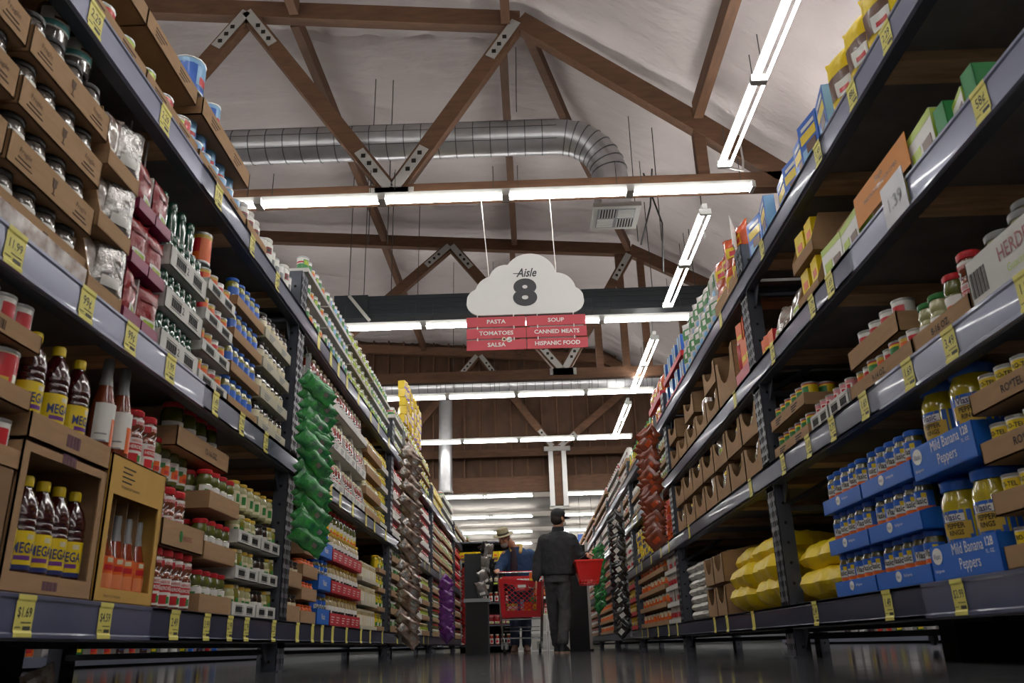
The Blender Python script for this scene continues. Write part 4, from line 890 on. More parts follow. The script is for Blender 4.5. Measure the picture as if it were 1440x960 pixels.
for j in range(2):
    a=3.32+.25*j; tray(S,a,a+.24,z,.075,'white_card',f'small white carton with printed block, {("nearer","farther")[j]} of two',style='boxcode'); row(K['pinkcan'],S,a+.01,a+.23,z+.006,f'{("nearer","farther")[j]} small white carton',v0=.01,sc=.95)
stack(K['yellowcan'],S,3.84,4.42,z,2,.155,.06,'kraft','yellow can','before the right post','kraft','lines',deep=2)
# third shelf
z=1.57
MB().box(-.24,.24,0,.002,0,.13,'sign_orange').text('Single',.03,'p_brown',.0,.1,-.001,shear=.3).text('MAKE EACH SALSA MOTION COMBO',.024,'p_black',0,.065,-.001,sx=.75).build('promo_sign',loc=(1.372,2.71,z+.05),rz=-PI/2,smooth=False,label='orange cardboard promo sign standing on the third right shelf',cat='sign')
MB().box(-.09,.09,-.001,.001,-.07,.09,'rail_sleeve').text('1.39',.07,'print_grey',0,0,-.002,bold=.01).build('promo_sleeve',loc=(1.336,2.56,z-.045),rz=-PI/2,smooth=False,label='faded clear label sleeve on the third right rail below the orange sign',cat='label sleeve')
row(K['whitebox'],S,2.28,2.50,z,'nearer the camera than the orange sign',v0=.0,yaw=.1)
row(K['whitebox'],S,2.95,3.36,z,'beyond the orange sign',v0=.0,yaw=.1,pitch=.205)
for i,y in enumerate((2.02,2.2)): tray(S,y,y+.07,z,.11,'green_card',f'green edged open carton, {("nearest","second")[i]} on the third right shelf',dep=.2,sides=.11)
row(K['whitebox'],S,2.09,2.2,z,'beside the green carton',sc=.55)
tray(S,3.08,3.38,z+.0,.26,'kraft','tall closed kraft carton with white shipping label on the third right shelf',dep=.2,sides=.26,v0=.1,name='cardboard_carton')
MB().box(-.08,.08,0,.001,0,.07,'print_white').box(-.06,.06,-.001,0,.04,.055,'print_black').box(-.05,.03,-.001,0,.02,.025,'print_black').build('shipping_label',loc=(1.4645,3.22,z+.17),rz=-PI/2,smooth=False,label='white shipping label on the tall kraft carton',cat='label')
for i in range(2):
    tray(S,3.42,3.72,z+.2*i,.06,'kraft',f'{("lower","upper")[i]} kraft box of yellow packets on the third right shelf',sides=.19); row(K['yellowpk'],S,3.43,3.71,z+.2*i+.006,f'{("lower","upper")[i]} kraft box',v0=.01,yaw=.1,sc=.9)
for q in range(7): put(K['brownbag'] if q%2 else K['silver'],1.41+.02*(q%3),3.82+.06*q,z+.01,-PI/2+random.uniform(-.5,.5),lab(f'leaning snack bag before the post on the third right shelf, {nth(q)} from the camera'),'leaning snack bags',tilt=(random.uniform(-.5,-.2),random.uniform(-.5,.5)))
row(K['orangebox'],S,4.2,4.42,z,'next to the first right post',sc=.7)
# top right shelf
z=2.15
tray(S,1.9,4.42,z,.035,'kraft','long low kraft tray along the top right shelf')
row(K['seedbag'],S,2.42,3.0,z+.012,'on the top right shelf',v0=.0,pitch=.195,yaw=.15)
row(K['teabox'],S,1.95,2.4,z+.02,'near end of the top right shelf',sc=1.5,pitch=.18,mix=[K['yellowpk'],K['greenbox']])
row(K['bluebox'],S,3.05,3.98,z+.006,'on the top right shelf',v0=.01,yaw=.25,pitch=.18,jit=.05)
row(K['bluebox'],S,4.0,4.42,z+.006,'next to the first right post',v0=.01,yaw=.7,pitch=.2)
# ------------------------------------------------------------ RIGHT, second bay
W2='of the second right bay'
z=.255
def scoop(s,Y0,Y1,z,hh,label,dep=.28):
    w=Y1-Y0-.006; mb=MB(); t=.005
    pts=[(-w/2,0),(w/2,0),(w/2,hh)]+[(w/2*math.cos(a)*.72,hh*.95-hh*.55*math.sin(a)) for a in [PI*k/8 for k in range(9)]]+[(-w/2,hh)]
    mb.prism(pts,0,t,'kraft'); mb.box(-w/2,w/2,0,dep,0,t,'kraft'); mb.box(-w/2,w/2,dep-t,dep,0,hh*1.25,'kraft')
    for x in (-w/2,w/2-t): mb.prism([(0,0),(dep,0),(dep,hh*1.25),(.0,hh)],x,x+t,'kraft',Matrix(((0,1,0,0),(1,0,0,0),(0,0,1,0),(0,0,0,1))))
    return mb.build('display_carton',loc=(s*1.366,(Y0+Y1)/2,z),rz=rotz(s),smooth=False,label=lab(label),cat='carton')
for i in range(2):
    for j in range(2):
        a=5.95+.32*j; scoop(S,a,a+.31,z+.22*i,.2,f'upright kraft display carton beyond the yellow sacks, {("lower","upper")[i]} {("nearer","farther")[j]}')
        put(K['whitebag'],1.44,a+.16,z+.22*i+.02,-PI/2,lab(f'white bag in the {("lower","upper")[i]} {("nearer","farther")[j]} kraft carton beyond the yellow sacks'),sc=.85)
for i in range(7):
    for j in range(3): sack('flour_sack',f'white flour sack lying {nth(i)} from the bottom, {("near","middle","far")[j]} pile',(1.52,6.72+.29*j,z+.0+.062*i),.28,.26,.08,'film_white',PI/2+random.uniform(-.1,.1),i*3+j)
z=.995
for i in range(2):
    for j in range(7):
        a=4.64+.41*j; lv=('lower','upper')[i]
        scoop(S,a,a+.4,z+.225*i,.2,f'scoop-front kraft carton, {lv} tier, {nth(j)} from the first right post, second shelf')
        for q in range(2): put(K[('snack','silver')[(q+j)%2]],1.405+.02*q,a+.11+.17*q,z+.225*i+.075,-PI/2+random.uniform(-.5,.5),lab(f'snack bag in the {lv} scoop-front carton {nth(j)} from the post, second shelf'),f'snack bags, second shelf, {lv} carton {nth(j)}',tilt=(-.2,random.uniform(-.4,.4)))
z=1.57
scoop(S,5.0,5.5,z,.34,'tall kraft carton with cut front on the third right shelf')
for j in range(5):
    a=5.52+.41*j; scoop(S,a,a+.4,z,.19,f'kraft snack carton on the third right shelf, {nth(j)} beyond the orange boxes')
    for q in range(3): put(K[('snack','silver','brownbag')[(q+j)%3]],1.405+.02*q,a+.08+.12*q,z+.085,-PI/2+random.uniform(-.5,.5),lab(f'snack bag in the third-shelf kraft carton, {nth(j)} beyond the orange boxes'),f'bags in kraft carton {nth(j)}',tilt=(-.2,random.uniform(-.4,.4)))
    if j%2==0: scoop(S,a,a+.4,z+.23,.17,f'upper kraft snack carton on the third right shelf, {nth(j)} beyond the orange boxes')
row(K['orangebox'],S,4.64,4.98,z+.1,'lower row beside the first right post',pitch=.11); row(K['orangebox'],S,4.68,4.98,z+.26,'upper row beside the first right post',pitch=.11,sc=.8)
tray(S,4.62,5.0,z,.09,'pink_card','pink and white tray under the orange boxes')
z=2.15
for i in range(2): row(K['orangebag'],S,4.62,5.3,z+.2*i,f'{("lower","upper")[i]} row on the top shelf {W2}',v0=.02*i,pitch=.17,yaw=.6)
tray(S,4.62,5.3,z,.12,'kraft','kraft tray of orange snack bags on the top right shelf')
MB().box(-.17,.17,0,.004,0,.2,'print_white').box(-.12,.12,-.001,0,.05,.1,'p_red').build('header_card',loc=(1.38,4.66,z+.2),rz=-PI/2-.4,smooth=False,label='white header card among the orange snack bags',cat='card')
for i in range(2): row(K['greenwbag'],S,5.34,6.6,z+.2*i,f'{("lower","upper")[i]} row on the top shelf {W2}',v0=.02*i,pitch=.15,yaw=.6)
for i in range(2):
    tray(S,6.62,7.55,z+.23*i,.05,'red_card',f'{("lower","upper")[i]} red tray of narrow boxes on the top right shelf'); row(K['crackerbox'],S,6.64,7.53,z+.23*i+.006,f'{("lower","upper")[i]} red tray, top right shelf',mix=[K['crackerbox'],K['bluebook'],K['greenbox']],yaw=.05,pitch=.09)
# farther right bays
fill(1,.255,[(7.75,8.5,'whitepk',4,.15,.04,'white_card',0),(8.55,10.6,'bigcups',4,.17,.05,'kraft',['bigcups','cups'])],'third','lowest')
for i in range(6):
    row(K['yorbox'],1,9.1,10.6,.995+.065*i,'stacked on the second right shelf, third bay',far=True,pitch=.12)
    row(K['redorbox'],1,7.8,9.05,.995+.065*i,'stacked on the second right shelf, third bay',far=True,pitch=.12)
fill(1,1.57,[(7.8,9.3,'greenw',3,.15,.05,'kraft',['greenw','jalap']),(9.35,10.65,'tallcan',2,.2,.05,'kraft',0)],'third','third')
fill(1,2.15,[(7.8,8.6,'orangebag',2,.22,.06,'red_card',0),(8.65,10.65,'greenbox',1,.26,.08,'kraft',['greenbox','yellowpk'])],'third','top')
fill(1,.255,[(10.85,12.0,'redjar',4,.17,.05,'red_card',['redjar','yellowjar']),(12.05,13.75,'bigcups',4,.17,.05,'kraft',0)],'fourth','lowest')
fill(1,.995,[(10.85,13.75,'whitepk',3,.18,.04,'white_card',0)],'fourth','second'); fill(1,1.57,[(10.85,13.75,'cups',3,.16,.04,'kraft',['cups','greenw'])],'fourth','third')
fill(1,2.15,[(10.85,11.9,'whitejug',2,.22,.05,'kraft',0),(11.95,13.75,'cups',3,.16,.04,'white_card',['cups','greenw'])],'fourth','top')
for q,(a,b_) in enumerate(((14.0,16.8),(17.1,19.9),(20.2,23.0))):
    n=('fifth','sixth','seventh')[q]
    fill(1,.255,[(a,b_,('bigcups','redjar','cups')[q],4,.18,.05,'kraft',0)],n,'lowest'); fill(1,.995,[(a,b_,('cups','whitepk','bigcups')[q],3,.17,.05,'kraft',0)],n,'second')
    fill(1,1.57,[(a,b_,('whiteredcan','bigcups','cups')[q],3,.16,.05,'white_card',0)],n,'third'); fill(1,2.15,[(a,b_,('cups','orangecan','bigcups')[q],3,.17,.05,'kraft',0)],n,'top')
# ------------------------------------------------------------ hanging strips of pouches
def strip(s,Y,z0,z1,k,desc,step=.036,x=1.27,tilt=.72,amp=.03):
    n=int((z1-z0)/step)
    MB().box(-.015,.015,-.002,.002,z0-.05,z1+.12,'print_grey').tube([(0,0,z1+.1),(-.02*s*0,-.06,z1+.14)],.004,'chrome').build('clip_strip',loc=(s*(x+.025),Y+.005,0),rz=0,smooth=False,label=f'hanging clip strip holding the {desc}es',cat='clip strip')
    for i in range(n):
        zz=z1-i*step-.13
        put(k,s*(x-.012*(i%2)-.01)+random.uniform(-.01,.01),Y+random.uniform(-amp,amp),zz,0,lab(f'{desc} on the hanging strip, {nth(i)} from the top' if i<29 else f'{desc} near the strip bottom'),f'{desc}es hanging in a strip',parts=True,tilt=(random.uniform(.12,.3),(tilt if s<0 else -tilt)+random.uniform(-.2,.2),random.uniform(-.35,.35)+(.35 if s<0 else -.35)))
strip(-1,4.62,.72,1.66,K['greenbag'],'green snack pouch',x=1.25)
strip(-1,8.2,.2,2.08,K['brownbag'],'brown silver snack pouch',step=.045,x=1.2,amp=.06)
strip(-1,11.9,.3,1.06,K['purplebag'],'purple snack pouch',x=1.2)
strip(-1,15.6,.2,1.5,K['maroonbag'],'maroon snack pouch',x=1.2,step=.06)
strip(1,7.6,.98,2.0,K['rustbag'],'rust orange snack pouch',x=1.23,tilt=.7)
strip(1,10.7,.22,1.7,K['blackbag'],'black white snack pouch',x=1.22,step=.06)
strip(1,13.8,.7,1.65,K['greenbag'],'far green snack pouch',x=1.2)
# bag stuffed under the left shelf
put(K['silver'],-1.6,2.75,.0,PI/2,lab('crumpled silver and brown bag dropped under the lowest left shelf'),tilt=(.3,1.2),sc=.6)

# ------------------------------------------------------------ goods of the farther bays, nearest first; past the limit of one kind they become one mass
FAR.sort(key=lambda q:q[0]); CNT={}
for o in COL.objects:
    if o.parent is None and 'category' in o.keys(): b_=o.name.split('.')[0]; CNT[b_]=CNT.get(b_,0)+1
MASS={}
for y,kk,x,zz,rz_,L_,sc_ in FAR:
    n_=CNT.get(kk.name,0)
    if n_<LIMIT: CNT[kk.name]=n_+1; put(kk,x,y,zz,rz_,L_,L_,parts=False,sc=sc_)
    else:
        mb=MASS.setdefault(kk.name,MB()); me=kk.merged(); M=Matrix.Translation((x,y,zz))@Matrix.Rotation(rz_,4,'Z')@Matrix.Scale(sc_,4)
        off=len(mb.v); mb.v+=[tuple(M@v.co) for v in me.vertices]; mi=[mb.mi(m) for m in me.materials]
        for p in me.polygons: mb.f.append(tuple(a+off for a in p.vertices)); mb.m.append(mi[p.material_index])
for n_,mb in MASS.items(): mb.build(n_,label=f'tiny distant {n_.replace("_"," ")}s massed in trays toward the far end of the aisle',cat=n_.split('_')[-1]+'s',kind='stuff')
# ------------------------------------------------------------ aisle sign
sg=empty('aisle_sign',(.069,8.0,3.37),'white cloud shaped aisle sign with six red boards','aisle sign')
circ=[(-.435,.155,.165),(-.30,.235,.0),]
def cloud():
    # union outline of discs, walked left to right along the top
    discs=[(-.47,.155,.155),(-.33,.25,.20),(-.2,.40,.18),(.06,.42,.285),(.33,.255,.215),(.47,.155,.155)]
    pts=[]; n=120
    top=[]
    for i in range(n+1):
        x=-.625+1.25*i/n; zz=0
        for cx,cz,r in discs:
            if abs(x-cx)<r: zz=max(zz,cz+math.sqrt(r*r-(x-cx)**2))
        top.append((x,zz))
    out=[(x,z) for x,z in top]
    bot=[(.625-.155+.155*math.cos(-a),.155+.155*math.sin(-a)) for a in [PI/2*k/10 for k in range(1,11)]]+[(-.47-.155*math.sin(a),.155-.155*math.cos(a)) for a in [PI/2*k/10 for k in range(0,10)]]
    out=[(x,z) for x,z in out if z>.15]
    return out[::-1]+[(x,z) for x,z in bot[::-1]][::-1][::-1]
pl=cloud()
top=sorted([p for p in pl if p[1]>.15]); 
bl=[(-.47-.155*math.sin(a),.155-.155*math.cos(a)) for a in [PI/2*k/10 for k in range(9,-1,-1)]]
br=[(.47+.155*math.sin(a),.155-.155*math.cos(a)) for a in [PI/2*k/10 for k in range(0,10)]]
outline=bl+br+top[::-1]
MB().prism(outline,-.012,.012,'sign_white').build('cloud_board',sg,smooth=False)
MB().text('Aisle',.14,'sign_ink',.02,.475,-.0135,shear=.35,bold=.02,sx=.75).box(-.12,-.06,-.0135,-.012,.468,.476,'sign_ink').text('8',.40,'sign_ink',.0,.235,-.0135,bold=.05,sx=1.2).build('printed_lettering',sg,smooth=False)
W6=[('PASTA','SOUP'),('TOMATOES','CANNED MEATS'),('SALSA','HISPANIC FOOD')]
for i,(a,b_) in enumerate(W6):
    zt=-.02-.129*i
    for j,t in enumerate((a,b_)):
        x0=-.625 if j==0 else .004; x1=-.004 if j==0 else .625+.006*i
        mb=MB().box(x0,x1,-.008,.008,zt-.112,zt,'sign_red')
        mb.text(t,.062,'sign_white',(x0+x1)/2+(0 if i<2 or j else 0),zt-.056,-.0095,bold=.022,sx=1.1 if len(t)<9 else 1.02)
        mb.build('category_board',sg,smooth=False,label=f'red board lettered {t}')
for z in (.0,-.138,-.267):
    for x in (-.51,-.13,.12,.5): MB().tube([(x,-.012,z-.022),(x,-.012,z+.01)],.006,'sign_white',6).build('link_tie',sg)
# the small round emblem on the salsa board
MB().lathe([(.024,0),(.024,.002)],'p_cream',14,M=Matrix.Translation((-.235,-.009,-.275))@Matrix.Rotation(PI/2,4,'X')).lathe([(.03,0),(.03,.002)],'sign_white',14,M=Matrix.Translation((-.18,-.009,-.28))@Matrix.Rotation(PI/2,4,'X')).lathe([(.014,.002),(.014,.003)],'sign_ink',10,M=Matrix.Translation((-.232,-.009,-.275))@Matrix.Rotation(PI/2,4,'X')).box(-.2,-.17,-.0125,-.011,-.292,-.286,'p_green').box(-.185,-.155,-.0125,-.011,-.277,-.272,'sign_ink').build('round_emblem',sg)
for x0,x1,z in ((-.38,-.46,.415),(.34,.31,.5)):
    MB().tube([(x0,0,z-.03),(x0+.0,0,z+.04),(x1,.04,1.5)],.0045,'wire_light',5).build('hanging_cable',sg)

# ------------------------------------------------------------ figures
def capsule(mb,p0,p1,r0,r1,m,n=12,fl=(1,1)):
    p0=Vector(p0);p1=Vector(p1);d=p1-p0;L=max(d.length,1e-4);d.normalize()
    pts=[];rr=[]
    for k in range(5): a=PI/2*(1-k/4); pts.append(p0-d*r0*math.sin(a)); rr.append(max(.0015,r0*math.cos(a)))
    for k in range(5): a=PI/2*k/4; pts.append(p1+d*r1*math.sin(a)); rr.append(max(.0015,r1*math.cos(a)))
    return mb.tube(pts,rr,m,n)
def ell(mb,cn,r,m,rot=None,n=20):
    M=Matrix.Translation(cn)@(rot.to_matrix().to_4x4() if rot else Matrix())@Matrix.Diagonal((r[0],r[1],r[2],1))
    return mb.lathe([(math.sin(PI*k/12) if 0<k<12 else .0001,-math.cos(PI*k/12)) for k in range(13)],m,n,M=M)
def chain(mb,pts,m):
    for (a,ra),(b_,rb) in zip(pts,pts[1:]): capsule(mb,a,b_,ra,rb,m)
    return mb
def loft(mb,rings,m,n=24):    # rings: centre, rx, ry, yaw
    vs=[];fs=[]
    for cn,rx,ry,yw in rings:
        for k in range(n):
            a=2*PI*k/n; x=rx*math.copysign(abs(math.cos(a))**.85,math.cos(a)); y=ry*math.copysign(abs(math.sin(a))**.85,math.sin(a))
            vs.append((cn[0]+x*math.cos(yw)-y*math.sin(yw),cn[1]+x*math.sin(yw)+y*math.cos(yw),cn[2]))
    N=len(rings)
    for j in range(N-1):
        for k in range(n): k2=(k+1)%n; fs.append((j*n+k,j*n+k2,(j+1)*n+k2,(j+1)*n+k))
    fs.append(tuple(reversed(range(n)))); fs.append(tuple((N-1)*n+k for k in range(n)))
    return mb.add(vs,fs,m)
def fuse(mb,name,parent,voxel=.012,smooth=3,wr=0,wscale=.12):
    me=mb.mesh(name); o=bpy.data.objects.new(name,me); COL.objects.link(o)
    r=o.modifiers.new('r','REMESH'); r.mode='VOXEL'; r.voxel_size=voxel
    s_=o.modifiers.new('s','SMOOTH'); s_.factor=.5; s_.iterations=smooth
    if wr:
        t=bpy.data.textures.get('folds%g'%wscale) or bpy.data.textures.new('folds%g'%wscale,'CLOUDS'); t.noise_scale=wscale
        d=o.modifiers.new('d','DISPLACE'); d.texture=t; d.strength=wr; d.mid_level=.5; d.texture_coords='LOCAL'
    m2=bpy.data.meshes.new_from_object(o.evaluated_get(bpy.context.evaluated_depsgraph_get())); m2.name=name
    bpy.data.objects.remove(o)
    m2.polygons.foreach_set('use_smooth',[True]*len(m2.polygons))
    return obj(name,m2,parent)
def hand(mb,w,d,up,side,m='skin',curl=.6,s=1.0):
    """palm at wrist w, fingers along d, palm normal up; side +1/-1 thumb side"""
    w=Vector(w); d=Vector(d).normalized(); up=Vector(up); up=(up-d*up.dot(d)).normalized(); sd=d.cross(up)*side
    for q in (-.026,-.009,.009,.026): capsule(mb,w+sd*q*.6*s,w+d*.085*s+sd*q*s,.013*s,.012*s,m,8)
    for i,(q,L) in enumerate(((.028,.072),(.0095,.08),(-.0095,.075),(-.028,.06))):
        p=w+d*.088*s+sd*q*s; dd=d.copy()
        for j,l in enumerate((.45,.32,.23)):
            dd=(dd-up*curl*(.5+.35*j)).normalized(); q2=p+dd*L*l*s; capsule(mb,p,q2,(.0095-.001*j)*s,(.0088-.001*j)*s,m,8); p=q2
    p=w+d*.025*s+sd*.032*s; q2=p+(d*.6+sd*.7-up*.2).normalized()*.04*s; capsule(mb,p,q2,.012*s,.0105*s,m,8); capsule(mb,q2,q2+(d*.9+sd*.1-up*.5).normalized()*.03*s,.0105*s,.009*s,m,8)
def head(mb,cn,yaw,pitch,roll=0,s=1.0,beard=False):
    """face looks along local -Y before yaw; returns the frame"""
    Rm=Matrix.Rotation(yaw,4,'Z')@Matrix.Rotation(pitch,4,'X')@Matrix.Rotation(roll,4,'Y'); M=Matrix.Translation(cn)@Rm@Matrix.Scale(s,4)
    g=MB()
    ell(g,(0,.01,.03),(.076,.093,.088),'skin'); ell(g,(0,-.025,-.03),(.058,.065,.075),'skin'); ell(g,(0,-.045,-.088),(.032,.032,.025),'skin')
    g.prism([(-.008,.03),(.008,.03),(.016,-.025),(0,-.032),(-.016,-.025)],-.112,-.08,'skin'); ell(g,(0,-.103,-.02),(.014,.016,.012),'skin')
    for sx in (-1,1): ell(g,(sx*.077,.012,-.002),(.01,.02,.032),'skin'); ell(g,(sx*.03,-.078,.035),(.022,.012,.008),'skin'); ell(g,(sx*.038,-.066,-.015),(.02,.02,.02),'skin')
    ell(g,(0,-.085,-.052),(.024,.012,.006),'skin'); ell(g,(0,-.083,-.063),(.02,.012,.006),'skin')
    mb.add(g.v,g.f,'skin',M)
    return M
def eyes(M,parent):
    g=MB()
    for sx in (-1,1): ell(g,(sx*.03,-.079,.018),(.013,.008,.008),'sign_white',n=10); ell(g,(sx*.03,-.086,.018),(.005,.003,.005),'p_brown',n=8)
    for sx in (-1,1): g.box(sx*.03-.016,sx*.03+.016,-.09,-.084,.036,.041,'hair_grey')
    m=MB(); m.v=[tuple(M@Vector(v)) for v in g.v]; m.f=g.f; m.m=g.m; m.mats=g.mats
    m.build('eyes',parent)
def shoe(parent,ankle,direction,m,sole,name='shoe'):
    a=Vector(ankle); d=Vector(direction).normalized(); yaw=math.atan2(-d.x,d.y)
    mb=MB(); loft(mb,[((0,.075,.018),.048,.14,0),((0,.075,.035),.05,.142,0),((0,.06,.06),.046,.12,0),((0,.02,.085),.042,.075,0),((0,-.005,.115),.042,.055,0)],m)
    M=Matrix.Translation((a.x,a.y,a.z))@Matrix.Rotation(yaw,4,'Z')
    g=MB(); g.add(mb.v,mb.f,m,M); o=g.build(name,parent)
    g=MB(); q=MB(); loft(q,[((0,.075,0),.049,.142,0),((0,.075,.022),.053,.147,0)],sole); g.add(q.v,q.f,sole,M); g.build('sole',o)

# man in black, walking away, basket on his right arm
Y=10.9
man=empty('person',(0.4,Y,0),'person in black jacket and black cap walking away, red basket on the arm','person')
man.location=(0,0,0)
b=MB()
HM=head(b,(.425,Y,1.645),PI-.75,.05)
chain(b,[((.415,Y+.01,1.57),.058),((.405,Y+.01,1.47),.062)],'skin')
loft(b,[((.39,Y,.88),.15,.11,0),((.39,Y,1.0),.15,.11,0),((.40,Y,1.2),.16,.11,0),((.405,Y,1.38),.18,.10,0),((.405,Y,1.45),.12,.08,0),((.405,Y,1.49),.06,.06,0)],'skin')
LA=[((.235,Y,1.395),.055),((.14,Y+.02,1.13),.045),((.105,Y-.04,.90),.03)]
RA=[((.575,Y,1.395),.055),((.70,Y+.02,1.13),.045),((.765,Y-.16,1.165),.03)]
chain(b,LA,'skin'); chain(b,RA,'skin')
hand(b,(.105,Y-.04,.885),(0.02,-.06,-1),(1,0,0),-1,curl=.35); hand(b,(.765,Y-.17,1.17),(.15,-1,-.05),(0,-.1,1),-1,curl=1.2)
LL=[((.30,Y,.92),.09),((.31,Y+.16,.52),.06),((.345,Y+.34,.12),.042),((.35,Y+.34,.06),.04)]
RL=[((.47,Y,.92),.09),((.46,Y+.0,.50),.06),((.40,Y-.18,.12),.042),((.40,Y-.18,.06),.04)]
chain(b,LL,'skin'); chain(b,RL,'skin')
fuse(b,'body',man,.0075,2)
eyes(HM,man)
g=MB(); loft(g,[((.395,Y,.93),.215,.15,0),((.395,Y,1.0),.222,.155,0),((.40,Y,1.15),.225,.155,0),((.405,Y,1.30),.235,.15,0),((.405,Y,1.39),.225,.135,0),((.405,Y,1.44),.165,.11,0),((.41,Y,1.48),.10,.09,0)],'jacket_black')
chain(g,[((.235,Y,1.375),.085),((.135,Y+.02,1.12),.072),((.105,Y-.035,.90),.052)],'jacket_black'); chain(g,[((.575,Y,1.375),.085),((.70,Y+.02,1.12),.075),((.76,Y-.13,1.16),.052)],'jacket_black')
fuse(g,'jacket',man,.012,5,.02,.09)
g=MB(); loft(g,[((.41,Y,1.46),.09,.085,0),((.415,Y,1.54),.076,.076,0)],'jacket_black').build('collar',man)
g=MB(); 
loft(g,[((.385,Y,.84),.17,.125,0),((.385,Y,.96),.175,.13,0)],'trouser_grey')
chain(g,[((.305,Y,.90),.105),((.31,Y+.16,.52),.078),((.345,Y+.33,.13),.066)],'trouser_grey'); chain(g,[((.465,Y,.90),.108),((.46,Y,.50),.082),((.405,Y-.17,.14),.07)],'trouser_grey')
fuse(g,'trousers',man,.011,4,.022,.07)
shoe(man,(.40,Y-.20,.0),(.35,1,0),'shoe_black','shoe_sole'); shoe(man,(.35,Y+.32,.0),(.1,1,0),'shoe_black','shoe_sole')
g=MB(); q=MB(); q.lathe([(.092,.03),(.096,.055),(.093,.09),(.075,.125),(.04,.142),(.0001,.146)],'cap_black',22); q.lathe([(.0955,.03),(.0965,.045)],'cap_black',22)
vs=[];n=10
for k in range(n+1):
    a=-1.1+2.2*k/n; vs+= [(.093*math.sin(a),-.093*math.cos(a),.04),(.11*math.sin(a)*.95,-.09-.085*math.cos(a),.03-.008*abs(a))]
q.add(vs,[(2*k,2*k+2,2*k+3,2*k+1) for k in range(n)],'cap_black'); q.add([(x,y,z-.004) for x,y,z in vs],[(2*k+1,2*k+3,2*k+2,2*k) for k in range(n)],'cap_black')
g.mats=q.mats; g.v=[tuple(HM@Vector((x*1.02,y*1.02+.008,z*.95+.0))) for x,y,z in q.v]; g.f=q.f; g.m=q.m; g.build('cap',man)
g=MB(); q=MB(); ell(q,(0,.03,-.005),(.081,.085,.08),'hair_dark'); g.add(q.v,q.f,'hair_dark',HM@Matrix.Scale(1.0,4)); g.build('hair',man)
g=MB(); q=MB(); q.tube([(.079,.0,.015),(.055,-.09,.02),(.0,-.112,.02),(-.055,-.09,.02),(-.079,0,.015)],.0022,'print_black',4); g.add(q.v,q.f,'print_black',HM); g.build('glasses',man)
g=MB(); q=MB(); ell(q,(0,-.062,-.045),(.056,.062,.052),'sign_white'); g.add(q.v,q.f,'sign_white',HM); g.build('face_mask',man)

# red hand basket
bx,by,bz=.765,Y-.2,.80
bk=empty('shopping_basket',(bx,by,bz),'red plastic hand basket carried on the right arm of the person in black','shopping basket')
def quad_wall(mb,a,b_,c_,d_,m,t=.006):
    a,b_,c_,d_=map(Vector,(a,b_,c_,d_)); nrm=(b_-a).cross(d_-a).normalized()*t
    v=[a,b_,c_,d_]; vs=v+[x+nrm for x in v]
    mb.add(vs,[(3,2,1,0),(4,5,6,7),(0,1,5,4),(1,2,6,5),(2,3,7,6),(3,0,4,7)],m)
w0,d0,w1,d1,hh=.115,.17,.165,.23,.27
mb=MB(); B0=[(-w0,-d0,.045),(w0,-d0,.045),(w0,d0,.045),(-w0,d0,.045)]; B1=[(-w1,-d1,hh),(w1,-d1,hh),(w1,d1,hh),(-w1,d1,hh)]
for k in range(4): k2=(k+1)%4; quad_wall(mb,B0[k],B0[k2],B1[k2],B1[k],'basket_red')
for k in range(4):
    k2=(k+1)%4; mb.beam(B1[k],B1[k2],.028,.022,'basket_red')
L0=[(x*.93,y*.93,0) for x,y,_ in B0]
for k in range(4):
    k2=(k+1)%4; mb.beam(L0[k],L0[k2],.012,.012,'basket_red')
    for q in range(7): t=q/6; A=Vector(B0[k]).lerp(Vector(B0[k2]),t); Bq=Vector(L0[k]).lerp(Vector(L0[k2]),t); mb.beam(A,Bq,.009,.006,'basket_red')
for q in range(8): x=-w0*.93+2*w0*.93*q/7; mb.beam((x,-d0*.93,0),(x,d0*.93,0),.009,.006,'basket_red')
mb.build('basket_body',bk,smooth=False)
for sx in (-1,1): MB().tube([(sx*w1,-.12,hh),(sx*.02,-.12,hh+.085),(sx*.02,.12,hh+.085),(sx*w1,.12,hh)],.006,'cap_black',6).build('handle',bk)

